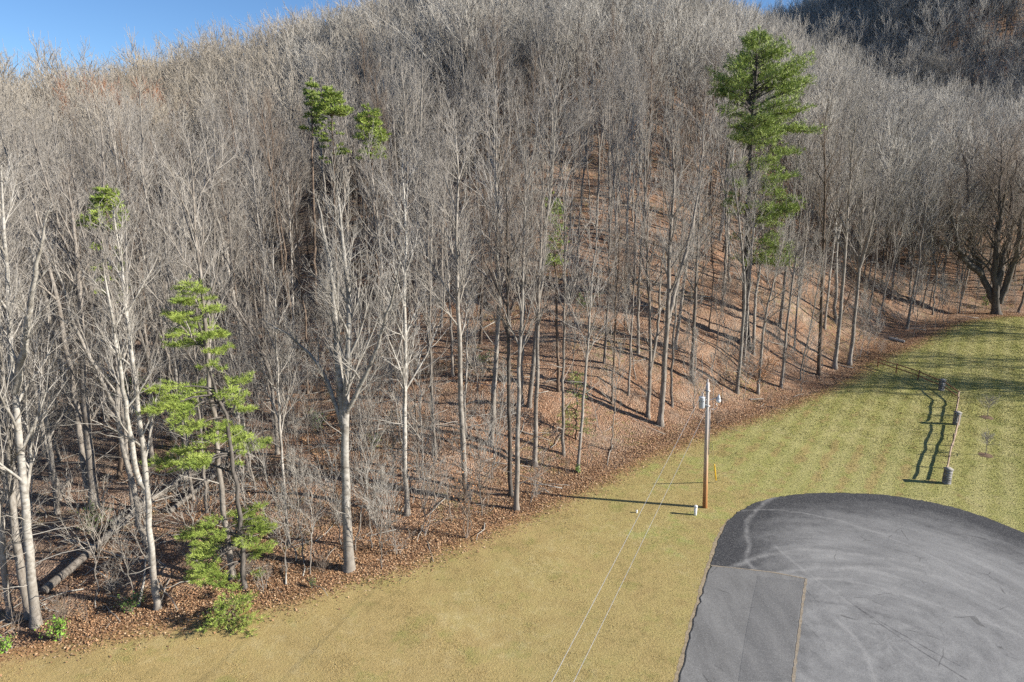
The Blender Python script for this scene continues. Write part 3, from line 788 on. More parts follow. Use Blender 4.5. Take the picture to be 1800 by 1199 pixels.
# --- trees one can single out, each with the trunk line it has in the photograph
W_, P_, G_, B_, D_ = (M_WHITE, M_TWIGW), (M_PALE, M_TWIGN), (M_GREY, M_TWIGN), (M_BROWN, M_TWIGB), (M_DARK, M_TWIGB)
HERO = [
 ("sycamore_tree", "thick white-barked tree at the far left edge, leaning left, nearest to the lawn", W_, 24, [[(62, 1103), (50, 960), (38, 800), (26, 700), (15, 560), (10, 430), (2, 290)], [(26, 690), (45, 590), (62, 480), (85, 370)]], dict(c0=.35, limbs=16, lf=.17)),
 ("sycamore_tree", "shaded pale trunk standing close behind the thick white tree at the far left", P_, 22, [[(54, 1085), (30, 960), (18, 830), (8, 700), (-2, 560), (-8, 400)]], dict(c0=.35, limbs=14)),
 ("bare_tree", "short leaning pale trunk cut by the left picture edge near the lawn", P_, 17, [[(16, 1080), (4, 960), (-8, 820), (-16, 650)]], dict(c0=.3, limbs=10)),
 ("sycamore_tree", "slender white tree left of the near pine, forked low with a short left stem", W_, 17, [[(276, 1073), (265, 950), (258, 850), (247, 760), (235, 640), (215, 480), (198, 360)], [(257, 860), (238, 828), (229, 770), (214, 660), (196, 560), (180, 450)]], dict(c0=.45, limbs=16, lf=.15)),
 ("bare_tree", "broad grey twin-stemmed tree behind the fallen log at left", G_, 24, [[(165, 892), (158, 800), (150, 700), (143, 560), (135, 450), (118, 310)], [(156, 860), (140, 760), (122, 640), (98, 520), (70, 410), (50, 330)]], dict(c0=.3, limbs=16, lf=.18)),
 ("sycamore_tree", "big forked white-topped tree at the lawn edge, midway between near pine and utility pole", W_, 27, [[(613, 1004), (608, 860), (606, 735), (612, 650), (613, 560), (611, 500), (602, 420), (592, 320)], [(606, 745), (597, 670), (591, 590), (585, 510), (576, 440), (558, 350)], [(608, 730), (642, 660), (665, 600), (690, 520), (705, 450)], [(604, 760), (570, 660), (520, 600), (460, 560)]], dict(c0=.5, limbs=16, lf=.15)),
 ("sycamore_tree", "straight slim white tree just right of the big forked white tree", W_, 14, [[(715, 905), (711, 760), (712, 640), (712, 520), (713, 400), (706, 290)]], dict(c0=.38, limbs=18, lf=.17)),
 ("bare_tree", "tall straight pale trunk left of the trio of trunks in mid picture", P_, 16, [[(822, 880), (815, 800), (808, 640), (805, 520), (803, 400), (805, 300), (800, 200)]], dict(c0=.52, limbs=18, lf=.15)),
 ("bare_tree", "dark brown straight trunk, left one of the close pair in mid picture", D_, 12, [[(898, 872), (894, 700), (893, 560), (892, 430), (888, 290)]], dict(c0=.55, limbs=14)),
 ("bare_tree", "pale trunk standing against the dark brown one in mid picture", P_, 14, [[(908, 897), (910, 780), (913, 640), (918, 520), (921, 400), (926, 270)]], dict(c0=.5, limbs=18, lf=.15)),
 ("bare_tree", "grey trunk a few steps right of the pale and dark brown pair", G_, 13, [[(940, 818), (943, 700), (946, 560), (950, 430), (955, 290)]], dict(c0=.52, limbs=16)),
 ("bare_tree", "thin pale trunk leaning right above the green hemlock bush", P_, 9, [[(1016, 830), (1024, 720), (1034, 600), (1042, 480), (1052, 370)]], dict(c0=.45, limbs=14)),
 ("bare_tree", "grey trunk rising left of the green hemlock bush", G_, 9, [[(990, 800), (990, 700), (992, 560), (993, 420), (990, 320)]], dict(c0=.5, limbs=12)),
 ("bare_tree", "crooked grey trunk with a low fork, left of the two trunks before the pole", G_, 11, [[(1139, 734), (1143, 640), (1141, 540), (1137, 460), (1141, 340)], [(1143, 650), (1156, 580), (1160, 500), (1168, 420)]], dict(c0=.5, limbs=12)),
 ("bare_tree", "stout grey forked trunk at the wood edge, nearest left of the utility pole", G_, 15, [[(1161, 747), (1168, 640), (1173, 560), (1178, 440), (1185, 320), (1180, 200)], [(1173, 570), (1192, 490), (1216, 400), (1235, 300)]], dict(c0=.5, limbs=18, lf=.15)),
 ("bare_tree", "grey trunk on the slope just above the transformer of the utility pole", G_, 11, [[(1216, 668), (1220, 560), (1226, 440), (1231, 320)]], dict(c0=.5, limbs=14)),
 ("slender_tree", "very thin straight sapling trunk on the brown slope, left of the crooked forked trunk", B_, 6, [[(1075, 710), (1080, 600), (1086, 480), (1090, 390)]], dict(c0=.5, limbs=10)),
 ("slender_tree", "very thin trunk between the thin sapling trunk and the crooked forked trunk", G_, 6, [[(1104, 692), (1110, 590), (1116, 470), (1122, 380)]], dict(c0=.5, limbs=10)),
 ("bare_tree", "reddish brown straight trunk alone on the leafy slope, right of the tall pale trunk", B_, 9, [[(845, 606), (847, 500), (848, 420), (851, 310)]], dict(c0=.6, limbs=12)),
 ("bare_tree", "pale grey trunk at the foot of the tall white pine, beside the russet beech sapling", P_, 10, [[(1295, 690), (1304, 600), (1308, 500), (1300, 400), (1288, 290)]], dict(c0=.5, limbs=14)),
 ("bare_tree", "pale trunk just right of the tall white pine's trunk", P_, 9, [[(1324, 622), (1329, 520), (1340, 430), (1336, 320)]], dict(c0=.5, limbs=12)),
 ("bare_tree", "thin bowed grey trunk behind the russet beech sapling", G_, 8, [[(1332, 692), (1345, 560), (1364, 480), (1382, 390)]], dict(c0=.45, limbs=12)),
 ("bare_tree", "grey trunk leaning right, first one right of the russet beech sapling", G_, 8, [[(1373, 682), (1385, 560), (1400, 440), (1412, 330)]], dict(c0=.5, limbs=12)),
 ("bare_tree", "upright brown-grey trunk, left one of the three above the upper lawn edge", B_, 10, [[(1440, 660), (1443, 560), (1447, 440), (1450, 320), (1448, 200)]], dict(c0=.5, limbs=16)),
 ("bare_tree", "grey leaning trunk, middle one of the three above the upper lawn edge", G_, 11, [[(1467, 648), (1480, 520), (1488, 400), (1496, 290), (1506, 180)]], dict(c0=.48, limbs=18)),
 ("bare_tree", "forked grey trunk, right one of the three above the upper lawn edge", G_, 11, [[(1493, 642), (1508, 500), (1514, 400), (1521, 280)], [(1511, 470), (1531, 400), (1543, 320)]], dict(c0=.45, limbs=14)),
 ("slender_tree", "short thin pale trunk on the slope between the pine and the three trunks", P_, 6, [[(1396, 615), (1402, 520), (1408, 430)]], dict(c0=.5, limbs=10)),
 ("old_tree", "broad dark many-stemmed tree at the far end of the lawn, right edge", D_, 20, [[(1752, 553), (1749, 500), (1751, 440), (1756, 380), (1762, 230)], [(1748, 532), (1726, 482), (1712, 440), (1704, 380), (1698, 290), (1680, 230)], [(1757, 532), (1780, 470), (1790, 420), (1802, 370), (1818, 300), (1830, 240)], [(1724, 480), (1697, 457), (1681, 420), (1673, 380), (1672, 320)], [(1752, 500), (1768, 430), (1776, 370), (1784, 290), (1786, 230)]], dict(c0=.28, limbs=26, lf=.27, ang=(.4, 1.0), sec=8, ter=5, twg=3, low=0, lim_t=.02)),
 ("bare_tree", "thin pale trunk alone between the near pine and the big forked white tree", P_, 8, [[(507, 957), (497, 830), (490, 700), (485, 560), (480, 430)]], dict(c0=.42, limbs=14)),
 ("slender_tree", "thin stem leaning left, rising right of the near pine", P_, 6, [[(448, 862), (425, 720), (402, 600), (384, 480)]], dict(c0=.4, limbs=10)),
 ("bare_tree", "pale leaning trunk behind the near pine's upper left side", P_, 12, [[(304, 772), (293, 600), (283, 480), (262, 370), (240, 250)]], dict(c0=.42, limbs=16)),
 ("bare_tree", "brownish trunk with long leaning limbs behind the near pine's top right side", B_, 11, [[(392, 612), (388, 500), (380, 400), (377, 280)], [(390, 560), (350, 470), (320, 390)]], dict(c0=.45, limbs=14)),
 ("bare_tree", "bent grey tree sweeping up to the left, left of the big forked white tree", G_, 12, [[(488, 800), (482, 720), (470, 640), (428, 560), (385, 500), (345, 420)]], dict(c0=.4, limbs=14)),
 ("bare_tree", "slim grey trunk rising behind the white tree left of the near pine", G_, 10, [[(232, 900), (222, 780), (205, 640), (195, 520), (175, 400)]], dict(c0=.4, limbs=14)),
 ("bare_tree", "pale slanted stem behind the two white trunks at the far left", P_, 12, [[(100, 905), (85, 760), (68, 640), (40, 520), (18, 420)]], dict(c0=.35, limbs=14)),
 ("bare_tree", "grey trunk with low arching branches between the slim white tree and the tall pale trunk", G_, 9, [[(765, 800), (758, 680), (755, 540), (752, 400), (755, 290)]], dict(c0=.42, limbs=16)),
 ("bare_tree", "thin grey trunk on the brown slope right of the grey trunk by the hemlock bush", G_, 7, [[(1062, 640), (1068, 540), (1071, 440), (1075, 330)]], dict(c0=.5, limbs=12)),
]
SHORT = ['the thick white tree at far left', 'the shaded pale trunk at far left', 'the leaning trunk at left edge', 'the slender forked white tree', 'the grey twin-stemmed tree', 'the big forked white tree', 'the straight slim white tree', 'the tall straight pale trunk', 'the dark brown trunk', 'the pale trunk of the pair', 'the grey trunk beside the pair', 'the thin right-leaning pale trunk', 'the trunk by the hemlock bush', 'the crooked forked trunk', 'the stout forked trunk', 'the trunk above the transformer', 'the thin straight sapling', 'the very thin trunk', 'the reddish brown trunk', 'the trunk beside the beech sapling', 'the trunk beside the white pine', 'the thin bowed grey trunk', 'the right-leaning grey trunk', 'the left of the three trunks', 'the middle of the three trunks', 'the right of the three trunks', 'the short thin pale trunk', 'the broad dark tree', 'the thin pale lone trunk', 'the thin left-leaning stem', 'the pale trunk behind the near pine', 'the brownish long-limbed trunk', 'the bent grey tree', 'the slim grey trunk', 'the pale slanted stem', 'the trunk with arching branches', 'the thin grey slope trunk']
rngH = np.random.default_rng(77)
HERO_POS = []
for hi, (nm, lab, (bk, tw), wpx, leads, kw) in enumerate(HERO):
    b = ground(*leads[0][0]); dp = depth_of(b); r0 = wpx * .5 / 1200 * dp
    Ls = []
    for li, ln in enumerate(leads):
        k = rngH.uniform(-.10, .10) if li == 0 else rngH.choice([-1, 1]) * rngH.uniform(.10, .25)
        pts = []
        for n_, (u, v) in enumerate(ln):
            d = ray(u, v); q = b.copy(); off = 0.0
            for _ in range(6):          # the point of the view ray that lies on the stem's own (leaning) plane
                s_ = (b[1] + off) / d[1]; q = np.array([d[0] * s_, d[1] * s_, CAM_H + d[2] * s_]) - b
                if li == 0: off = k * max(q[2], 0)
                else:
                    if n_ == 0: off = float(np.interp(q[2], zs, ys)); z0, y0 = q[2], off
                    else: off = y0 + k * (q[2] - z0)
            pts.append(q)
        if li == 0:
            pts[0] = pts[0] - np.array([0, 0, .35]); zs = [p[2] for p in pts]; ys = [p[1] for p in pts]
        Ls.append(leader(rngH, pts, r0 * .66 if li == 0 else r0 * (.55 if nm != "old_tree" else .6) * (1 if li < 2 or nm == "old_tree" else .55), .02, flare=li == 0, wob=.03 if nm != 'old_tree' else .12, pw=.7 if nm != 'old_tree' else 1.0))
    Ht = Ls[0][0][0, -1, 2]
    kw = dict(kw); kw.setdefault("sec", 7)
    m = bare_meshes(nm, rngH, Ls, Ht, bk, tw, **kw)
    add_tree(nm, lab, "tree", GROUP, tuple(b), 0, 1, m)
    HERO_POS.append((b[0], b[1]))
HERO_POS = np.array(HERO_POS)

# --- the rest of the wood
rngF = np.random.default_rng(2024)
cand = []
sp = 3.7
for gx_ in np.arange(-230, 340, sp):
    for gy_ in np.arange(24, 420, sp):
        cand.append((gx_ + rngF.uniform(-.48, .48) * sp, gy_ + rngF.uniform(-.48, .48) * sp))
cand = np.array(cand + [(a_, b_) for a_, b_ in np.column_stack([rngF.uniform(115, 330, 1400), rngF.uniform(185, 420, 1400)])])
d = edge_dist(cand[:, 0], cand[:, 1]); cand = cand[d > 2.5]; d = d[d > 2.5]
z = H(cand[:, 0], cand[:, 1]); dist = np.hypot(cand[:, 0], cand[:, 1])
dp = cand[:, 1] * math.cos(PITCH) + (CAM_H - z) * math.sin(PITCH)
keep = (np.abs(cand[:, 0]) < .75 * dp + 14) & (dist < 430)
# open, sunlit part of the slope left and right of the pole
u = 900 + 1200 * cand[:, 0] / dp
thin = ((u > 760) & (u < 1500) & (d < 42)) | (d < 9)
keep &= ~(thin & (rngF.uniform(0, 1, len(d)) < .50))
keep &= rngF.uniform(0, 1, len(d)) < np.where((dist > 150) & (cand[:, 0] < 100), .85, .98)
hd = np.sqrt(((cand[:, None] - HERO_POS[None]) ** 2).sum(-1)).min(1); keep &= hd > 1.6
# the photograph leaves these evergreens and the old tree in clear view
for u0, u1, dmax in ((168, 214, 60), (530, 604, 84), (618, 676, 84), (954, 992, 70), (994, 1036, 62), (1268, 1400, 74), (1690, 1800, 95)):
    keep &= ~((u > u0 - 8) & (u < u1 + 8) & (dist < dmax) & (rngF.uniform(0, 1, len(d)) < .93))
cand = cand[keep]; z = z[keep]; dist = dist[keep]; dp = dp[keep]; d = d[keep]; u = u[keep]
inside_frame = np.abs(u - 900) < 930
order = np.lexsort((dist, ~inside_frame))
cand = cand[order]; z = z[order]; dist = dist[order]; d = d[order]; u = u[order]; inside_frame = inside_frame[order]
N_IND = 255
tone = {0: "pale", 2: "pale", 7: "pale", 5: "brown", 8: "brown"}
form = {2: "forked", 6: "forked", 4: "spreading"}
def zone(u, d):
    if u < 330: return ("in the thicket around the fallen tree", "the thicket by the fallen tree") if d < 26 else ("in the hollow far behind the fallen tree", "the hollow at left")
    if u < 660: return ("between near pine and big forked tree", "the tangle by the near pine") if d < 26 else ("deep behind the big forked white tree", "the deep wood left of centre")
    if u < 1000: return ("on the slope around the mid-picture trunks", "the middle slope") if d < 26 else ("high behind the mid-picture trunks", "the upper middle slope")
    if u < 1270: return ("on the brown slope behind the pole", "the slope at the pole") if d < 26 else ("high on the hill behind the pole", "the hill behind the pole")
    if u < 1560: return ("on the slope around the white pine", "the slope around the pine") if d < 26 else ("in the wood behind the white pine", "the wood behind the pine")
    return ("in the draw beside the broad dark tree", "the draw at right") if d < 40 else ("on the hillside behind the broad dark tree", "the hillside at right")
def top_of(me):
    co = np.empty(len(me.vertices) * 3, np.float32); me.vertices.foreach_get("co", co); co = co.reshape(-1, 3); return co[co[:, 2].argmax()]
TOPS = [top_of(v[0]) for v in VAR]
ind = []
for i in range(N_IND):
    x, y = cand[i]; zz = z[i]
    k = int(rngF.choice(10, p=[.10, .14, .05, .17, .04, .14, .09, .11, .07, .09] if u[i] > 520 else [.2, .1, .14, .08, .08, .06, .08, .16, .04, .06]))
    where, grp = zone(u[i], d[i])
    rz, sc, tilt = rngF.uniform(0, 6.28), rngF.uniform(.8, 1.12), tuple(rngF.normal(0, .035, 2))
    tp = Matrix.Rotation(rz, 3, 'Z') @ Matrix.Rotation(tilt[1], 3, 'Y') @ Matrix.Rotation(tilt[0], 3, 'X') @ Vector(TOPS[k])
    ln = tp.x / tp.z - (u[i] - 900) / 1200 * .28 * -1
    lean = "leaning left" if ln < -.06 else "leaning right" if ln > .06 else "standing upright"
    girth = "slim" if k in (3, 5, 7, 9) or sc < .86 else "stout" if k in (0, 2, 4) and sc > 1.0 else "medium"
    hgt = "short" if k == 9 or tp.z * sc < 15.5 else "tall"
    look = f"{hgt} {girth} {tone.get(k, 'grey')} {form.get(k, 'straight')}"
    hd_ = np.hypot(HERO_POS[:, 0] - x, HERO_POS[:, 1] - y); hn = int(hd_.argmin())
    if hd_[hn] < 8 and d[i] < 40:
        hu = 900 + 1200 * HERO_POS[hn, 0] / (HERO_POS[hn, 1] * math.cos(PITCH) + 5.5)
        side = "left of" if u[i] < hu - 9 else "right of" if u[i] > hu + 9 else "directly behind" if y > HERO_POS[hn, 1] else "in front of"
        if "of" in side and y > HERO_POS[hn, 1] + 3 and side != "in front of": side = "behind and " + side
        where = f"{side} {SHORT[hn]}"
        lean = "" if lean == "standing upright" else lean
    txt = " ".join(f"{look} tree {lean} {where}".replace("medium ", "").split())
    if len(txt.split()) > 16: txt = txt.replace("tall ", "").replace("straight ", "")
    if len(txt.split()) > 16: txt = txt.replace("behind and ", "")
    add_tree("bare_tree", txt, "tree", GROUP, (x, y, zz - .1), rz, sc, VAR[k], tilt)
# the six far kinds also stand as trees of their own
FARL = ['grey straight crown far back', 'pale forked crown far back', 'grey spreading crown far back', 'slim brown-twigged crown far back', 'pale slender crown far back', 'brown forked crown far back']
for k in range(6):
    i = N_IND + k
    x, y = cand[i]; where, grp = zone(u[i], d[i])
    t, a, b = add_tree("bare_tree", f"{FARL[k]} {where}", "tree", GROUP, (x, y, z[i] - .1), rngF.uniform(0, 6.28), rngF.uniform(.85, 1.1), FAR[k])
    ind.append((a, b))

def scatter(name, pts, rots, scls, idxs, sources, kind="stuff"):
    """ONE object that repeats the source meshes at its points"""
    me = bpy.data.meshes.new(name); me.vertices.add(len(pts)); me.vertices.foreach_set("co", np.asarray(pts, np.float32).ravel())
    for nm, ty, key, arr in (("rot", 'FLOAT_VECTOR', "vector", rots), ("scl", 'FLOAT', "value", scls), ("idx", 'INT', "value", idxs)):
        a = me.attributes.new(nm, ty, 'POINT'); a.data.foreach_set(key, np.asarray(arr).ravel())
    ob = link(name, me)
    ng = bpy.data.node_groups.new(name, 'GeometryNodeTree')
    ng.interface.new_socket("Geometry", in_out='INPUT', socket_type='NodeSocketGeometry')
    ng.interface.new_socket("Geometry", in_out='OUTPUT', socket_type='NodeSocketGeometry')
    N = ng.nodes; gi = N.new("NodeGroupInput"); go = N.new("NodeGroupOutput"); jn = N.new("GeometryNodeJoinGeometry")
    def named(n, ty):
        o = N.new("GeometryNodeInputNamedAttribute"); o.data_type = ty; o.inputs["Name"].default_value = n; return o.outputs["Attribute"]
    ra, sa, ia = named("rot", 'FLOAT_VECTOR'), named("scl", 'FLOAT'), named("idx", 'INT')
    for k, srcs in enumerate(sources):
        cmp = N.new("FunctionNodeCompare"); cmp.data_type = 'INT'; cmp.operation = 'EQUAL'
        ii = [s for s in cmp.inputs if s.type == 'INT']
        ng.links.new(ia, ii[0]); ii[1].default_value = k
        for so in srcs:
            oi = N.new("GeometryNodeObjectInfo"); oi.transform_space = 'ORIGINAL'; oi.inputs["Object"].default_value = so
            oi.inputs["As Instance"].default_value = True
            ip = N.new("GeometryNodeInstanceOnPoints")
            ng.links.new(gi.outputs[0], ip.inputs["Points"]); ng.links.new(cmp.outputs[0], ip.inputs["Selection"]); ng.links.new(oi.outputs["Geometry"], ip.inputs["Instance"])
            ng.links.new(ra, ip.inputs["Rotation"]); ng.links.new(sa, ip.inputs["Scale"]); ng.links.new(ip.outputs[0], jn.inputs[0])
    ng.links.new(jn.outputs[0], go.inputs[0])
    md = ob.modifiers.new("scatter", 'NODES'); md.node_group = ng
    return tag(ob, kind=kind)

def forest_stuff(extra_shade):
    s = N_IND + 6
    P = np.column_stack([cand[s:], z[s:] - .1])
    n = len(P)
    P = np.concatenate([P, extra_shade]); n = len(P)
    rots = np.column_stack([rngF.normal(0, .04, n), rngF.normal(0, .04, n), rngF.uniform(0, 6.28, n)])
    scatter("distant_woods", P, rots, rngF.uniform(.78, 1.12, n), rngF.integers(0, 6, n).astype(np.int32), ind)
# trees beyond the right edge of the picture that throw the long shadows on the upper lawn
EX = np.array([(x_ + rngF.uniform(-1.5, 1.5), D_y - .176 * (x_ - 55) + rngF.normal(0, .35)) for D_y, xs in
               ((91.5, (76, 83, 90)), (87.5, (77, 82, 89)), (79, (78,)), (75.5, (80,)), (69, (71, 76, 82, 90))) for x_ in xs])
forest_stuff(np.column_stack([EX, H(EX[:, 0], EX[:, 1])]))
# ------------------------------------------------------------------ evergreens
def tufts(rng, P, Dv, n, ln, w, cone):
    """n needle triangles at each point, fanned round the growing direction"""
    B = len(P)
    d = norm(Dv)[:, None, :] + rng.normal(0, cone, (B, n, 3)); d = norm(d)
    l = ln * rng.uniform(.6, 1.15, (B, n, 1))
    s = norm(np.cross(d, rng.normal(0, 1, (B, n, 3)))) * w
    p = P[:, None, :] + rng.normal(0, ln * .12, (B, n, 3))
    V = np.stack([p - s, p + s, p + d * l], 2).reshape(-1, 3)
    return V, np.arange(B * n * 3).reshape(-1, 3)

def pine_meshes(name, rng, pts, r0, boughs, needle, tuft_n=9, tl=.2, tw=.014, bark=None, cone=.55, side=9, step=.16, vert=0.0):
    T = Soup(); N = Soup()
    P, Rd = leader(rng, pts, r0, .02, n=20)
    V, Q, C = tubes(P, Rd, 9, True); T.add(V, Q)
    zz = P[0, :, 2]
    for (bz, az, L, rise, bare) in boughs:
        o = np.array([np.interp(bz, zz, P[0, :, k]) for k in range(3)])
        dirh = np.array([math.cos(az), math.sin(az), 0]); sdv = np.array([-math.sin(az), math.cos(az), 0])
        t = np.linspace(0, 1, 7)
        B = o + dirh * (L * t)[:, None] + np.array([0, 0, 1]) * (L * (rise * t + .10 * t * t + .05 * np.sin(t * 5)))[:, None] + sdv * (L * .08 * np.sin(t * 3 + az))[:, None]
        br = np.interp(t, [0, 1], [max(.018, .014 * L + .008), .008])
        V, Q = tubes(B[None], br[None], 5); T.add(V, Q)
        tp, td = [], []
        m = max(4, int(L * side / 2.2))
        for s in range(m):
            q = bare + (1 - bare) * (s + rng.uniform(0, 1)) / m
            p0 = np.array([np.interp(q, t, B[:, k]) for k in range(3)])
            sg = 1 if s % 2 else -1
            ll = L * .42 * (1.15 - q) * rng.uniform(.7, 1.2) + .12
            dd = norm(dirh * rng.uniform(.5, 1.0) + sdv * sg * rng.uniform(.6, 1.0) + np.array([0, 0, rng.uniform(-.05, .35 + vert)]))
            p1 = p0 + dd * ll
            V, F = spikes(p0[None], p1[None], np.array([.012])); T.add(V, F)
            k = max(2, int(ll / step)); f = np.linspace(.3, 1, k)[:, None]
            tp.append(p0 + (p1 - p0) * f); td.append(np.repeat((dd + np.array([0, 0, .45]))[None], k, 0))
        k = max(2, int(L * (1 - bare) / step)); f = np.linspace(bare, 1, k)
        tp.append(np.stack([np.interp(f, t, B[:, j]) for j in range(3)], -1)); td.append(np.repeat((dirh + np.array([0, 0, .5]))[None], k, 0))
        tp = np.concatenate(tp); td = np.concatenate(td)
        V, F = tufts(rng, tp + rng.normal(0, .04 + vert * .25, tp.shape), td, tuft_n, tl, tw, cone); N.add(V, F)
    V, F = tufts(rng, P[0, -3:], np.repeat(np.array([[0, 0, 1.0]]), 3, 0), tuft_n * 3, tl, tw, .4); N.add(V, F)
    return T.mesh(name + "_trunk", bark or M_BROWN), N.mesh(name + "_crown", needle, False)

def pine_at(label, name, leads, wpx, boughs_fn, needle, seed, group=None, **kw):
    rng = np.random.default_rng(seed)
    b = ground(*leads[0]); dp = depth_of(b)
    pts = []
    for (u, v) in leads:
        d = ray(u, v); s = b[1] / d[1]
        pts.append(np.array([d[0] * s - b[0], 0, CAM_H + d[2] * s - b[2]]))
    ppm = 1200 / dp
    vz = lambda v: CAM_H + ray(900, v)[2] * b[1] / ray(900, v)[1] - b[2]      # height on the trunk that shows at row v
    pts[0][2] -= .3
    m = pine_meshes(name, rng, pts, wpx * .5 / ppm, boughs_fn(rng, vz, ppm), needle, **kw)
    t, a, c = add_tree(name, label, "tree", group, tuple(b), 0, 1, m)
    return t

def big_boughs(rng, vz, ppm):
    out = []
    for i in range(235):
        v = rng.uniform(60, 262) if i < 140 else rng.uniform(262, 470)
        az = rng.uniform(0, 6.28); right = math.cos(az)
        L = np.interp(v, [55, 80, 110, 160, 210, 250, 300, 380, 470], [.4, 1.4, 2.8, 4.5, 5.3, 5.8, 4.2, 4.6, 4.2])
        if right < -.25: L *= np.interp(v, [55, 90, 110, 150, 170, 185, 200, 262], [1, .9, 1.0, .75, 1.0, 1.05, .7, .55])
        if right > .2: L *= np.interp(v, [55, 110, 200, 250, 300], [1, 1.0, 1.12, 1.2, 1.05])
        if v > 262 and right < .1 and rng.uniform() < .5: continue
        if 140 < v < 160 and right < -.2: continue
        if 196 < v and right < -.3 and rng.uniform() < .6: continue
        out.append((vz(v), az, L * rng.uniform(.62, 1.08), rng.uniform(.15, .7) if v < 200 else rng.uniform(0, .3), .3 if v < 120 else .4))
    return out
pine_at("tall green white pine rising above the bare wood, right of centre", "white_pine", [(1311, 607), (1312, 480), (1318, 300), (1325, 180), (1334, 50)], 13, big_boughs, M_NEEDLE, 301, tuft_n=7, tl=.42, tw=.024, step=.30, side=11, vert=.4, cone=.75, bark=M_DARK)

def near_boughs(rng, vz, ppm):
    out = []
    for v, n, lo, hi, l2, r2 in [(512, 9, .5, .9, 1, 1), (535, 9, .8, 1.4, 1, 1), (560, 9, 1.1, 1.8, 1, 1), (588, 9, 1.2, 2.0, 1, .9), (615, 9, 1.3, 2.1, .9, .8), (640, 4, .8, 1.5, .5, .7),
                             (690, 9, 1.5, 2.7, 1.35, .6), (712, 7, 1.4, 2.6, 1.4, .6), (735, 5, 1.2, 2.3, 1.2, .8), (765, 5, 1.0, 2.0, .8, 1.1), (800, 8, 1.3, 2.5, 1.4, .4), (822, 4, 1.4, 2.6, 1.9, .3),
                             (915, 5, 1.0, 1.9, 1.2, .9), (935, 9, 1.3, 2.7, 1.5, .9), (960, 9, 1.4, 2.8, 1.5, .8), (985, 7, 1.2, 2.3, 1.4, .7), (1012, 3, .8, 1.4, 1, .8)]:
        for k in range(n):
            az = rng.uniform(0, 6.28); c = math.cos(az)
            L = rng.uniform(lo, hi) * (l2 if c < 0 else r2)
            out.append((vz(v + rng.normal(0, 5)), az, max(L, .4), rng.uniform(-.05, .25) if v < 640 else rng.uniform(-.12, .12), .35 if v < 640 else .45))
    for k in range(7):
        az = rng.uniform(0, 6.28); out.append((vz(1030), az, rng.uniform(.8, 1.5), rng.uniform(-.9, -.55), .4))
    return out
pine_at("leaning young pine with separate tiers of bright boughs, nearest evergreen at left", "young_pine", [(428, 1036), (419, 900), (399, 741), (376, 676), (356, 595), (334, 488)], 9, near_boughs, M_NEEDLEY, 302, bark=M_DARK, tuft_n=13, tl=.24, tw=.010, step=.09)

def top_boughs(v0, v1, wid, n, low=None, droop=0.0):
    def fn(rng, vz, ppm):
        out = []
        for i in range(n):
            v = rng.uniform(v0 + 3, v1); q = (v - v0) / (v1 - v0)
            out.append((vz(v), rng.uniform(0, 6.28), (.3 + wid / ppm * (q ** .6)) * rng.uniform(.6, 1.1), rng.uniform(0, .35) - droop, .25))
        if low:
            for i in range(n // 3):
                v = rng.uniform(v1, low); out.append((vz(v), rng.uniform(0, 6.28), wid / ppm * rng.uniform(.4, .9), rng.uniform(-.1, .15), .45))
        return out
    return fn
pine_at("small bright pine top poking out of the thicket at upper left", "pine_tree", [(212, 840), (203, 640), (195, 460), (188, 330)], 8, top_boughs(332, 410, 30, 64, 540), M_NEEDLEY, 303, tuft_n=8, tl=.26, tw=.02, step=.2)
pine_at("narrow dark pine top, left one of three among crowns in upper left middle", "pine_tree", [(556, 560), (551, 350), (547, 140)], 6, top_boughs(140, 235, 13, 42), M_NEEDLE, 304, tuft_n=8, tl=.34, tw=.035, step=.3)
pine_at("pale yellow-green pine top, middle one of three among crowns in upper left middle", "pine_tree", [(594, 565), (588, 350), (583, 154)], 5, top_boughs(154, 205, 30, 54, 290), M_NEEDLEY, 305, tuft_n=8, tl=.34, tw=.03, step=.3)
pine_at("yellow-green tapering pine top, right one of three among crowns in upper left middle", "pine_tree", [(668, 570), (658, 370), (647, 186)], 6, top_boughs(186, 252, 26, 64, 285), M_NEEDLEY, 306, tuft_n=8, tl=.34, tw=.03, step=.3)
pine_at("thin sparse pine with pale green boughs among trunks above mid picture", "pine_tree", [(982, 690), (978, 520), (972, 340)], 6, top_boughs(345, 470, 24, 56), M_NEEDLEY, 307, tuft_n=7, tl=.28, tw=.02, step=.24)
pine_at("rounded dull green hemlock bush on the brown slope beside thin trunks", "hemlock_bush", [(1013, 770), (1014, 700), (1012, 655)], 3, top_boughs(655, 760, 30, 60, None, .15), M_NEEDLE, 308, tuft_n=6, tl=.16, tw=.011, step=.16)

pine_at("low yellow-green pine seedling at the lawn edge below the leaning young pine", "pine_seedling", [(412, 1098), (411, 1076), (410, 1048)], 3, top_boughs(1048, 1095, 46, 34, None, .1), M_NEEDLEY, 309, tuft_n=9, tl=.18, tw=.010, step=.11)

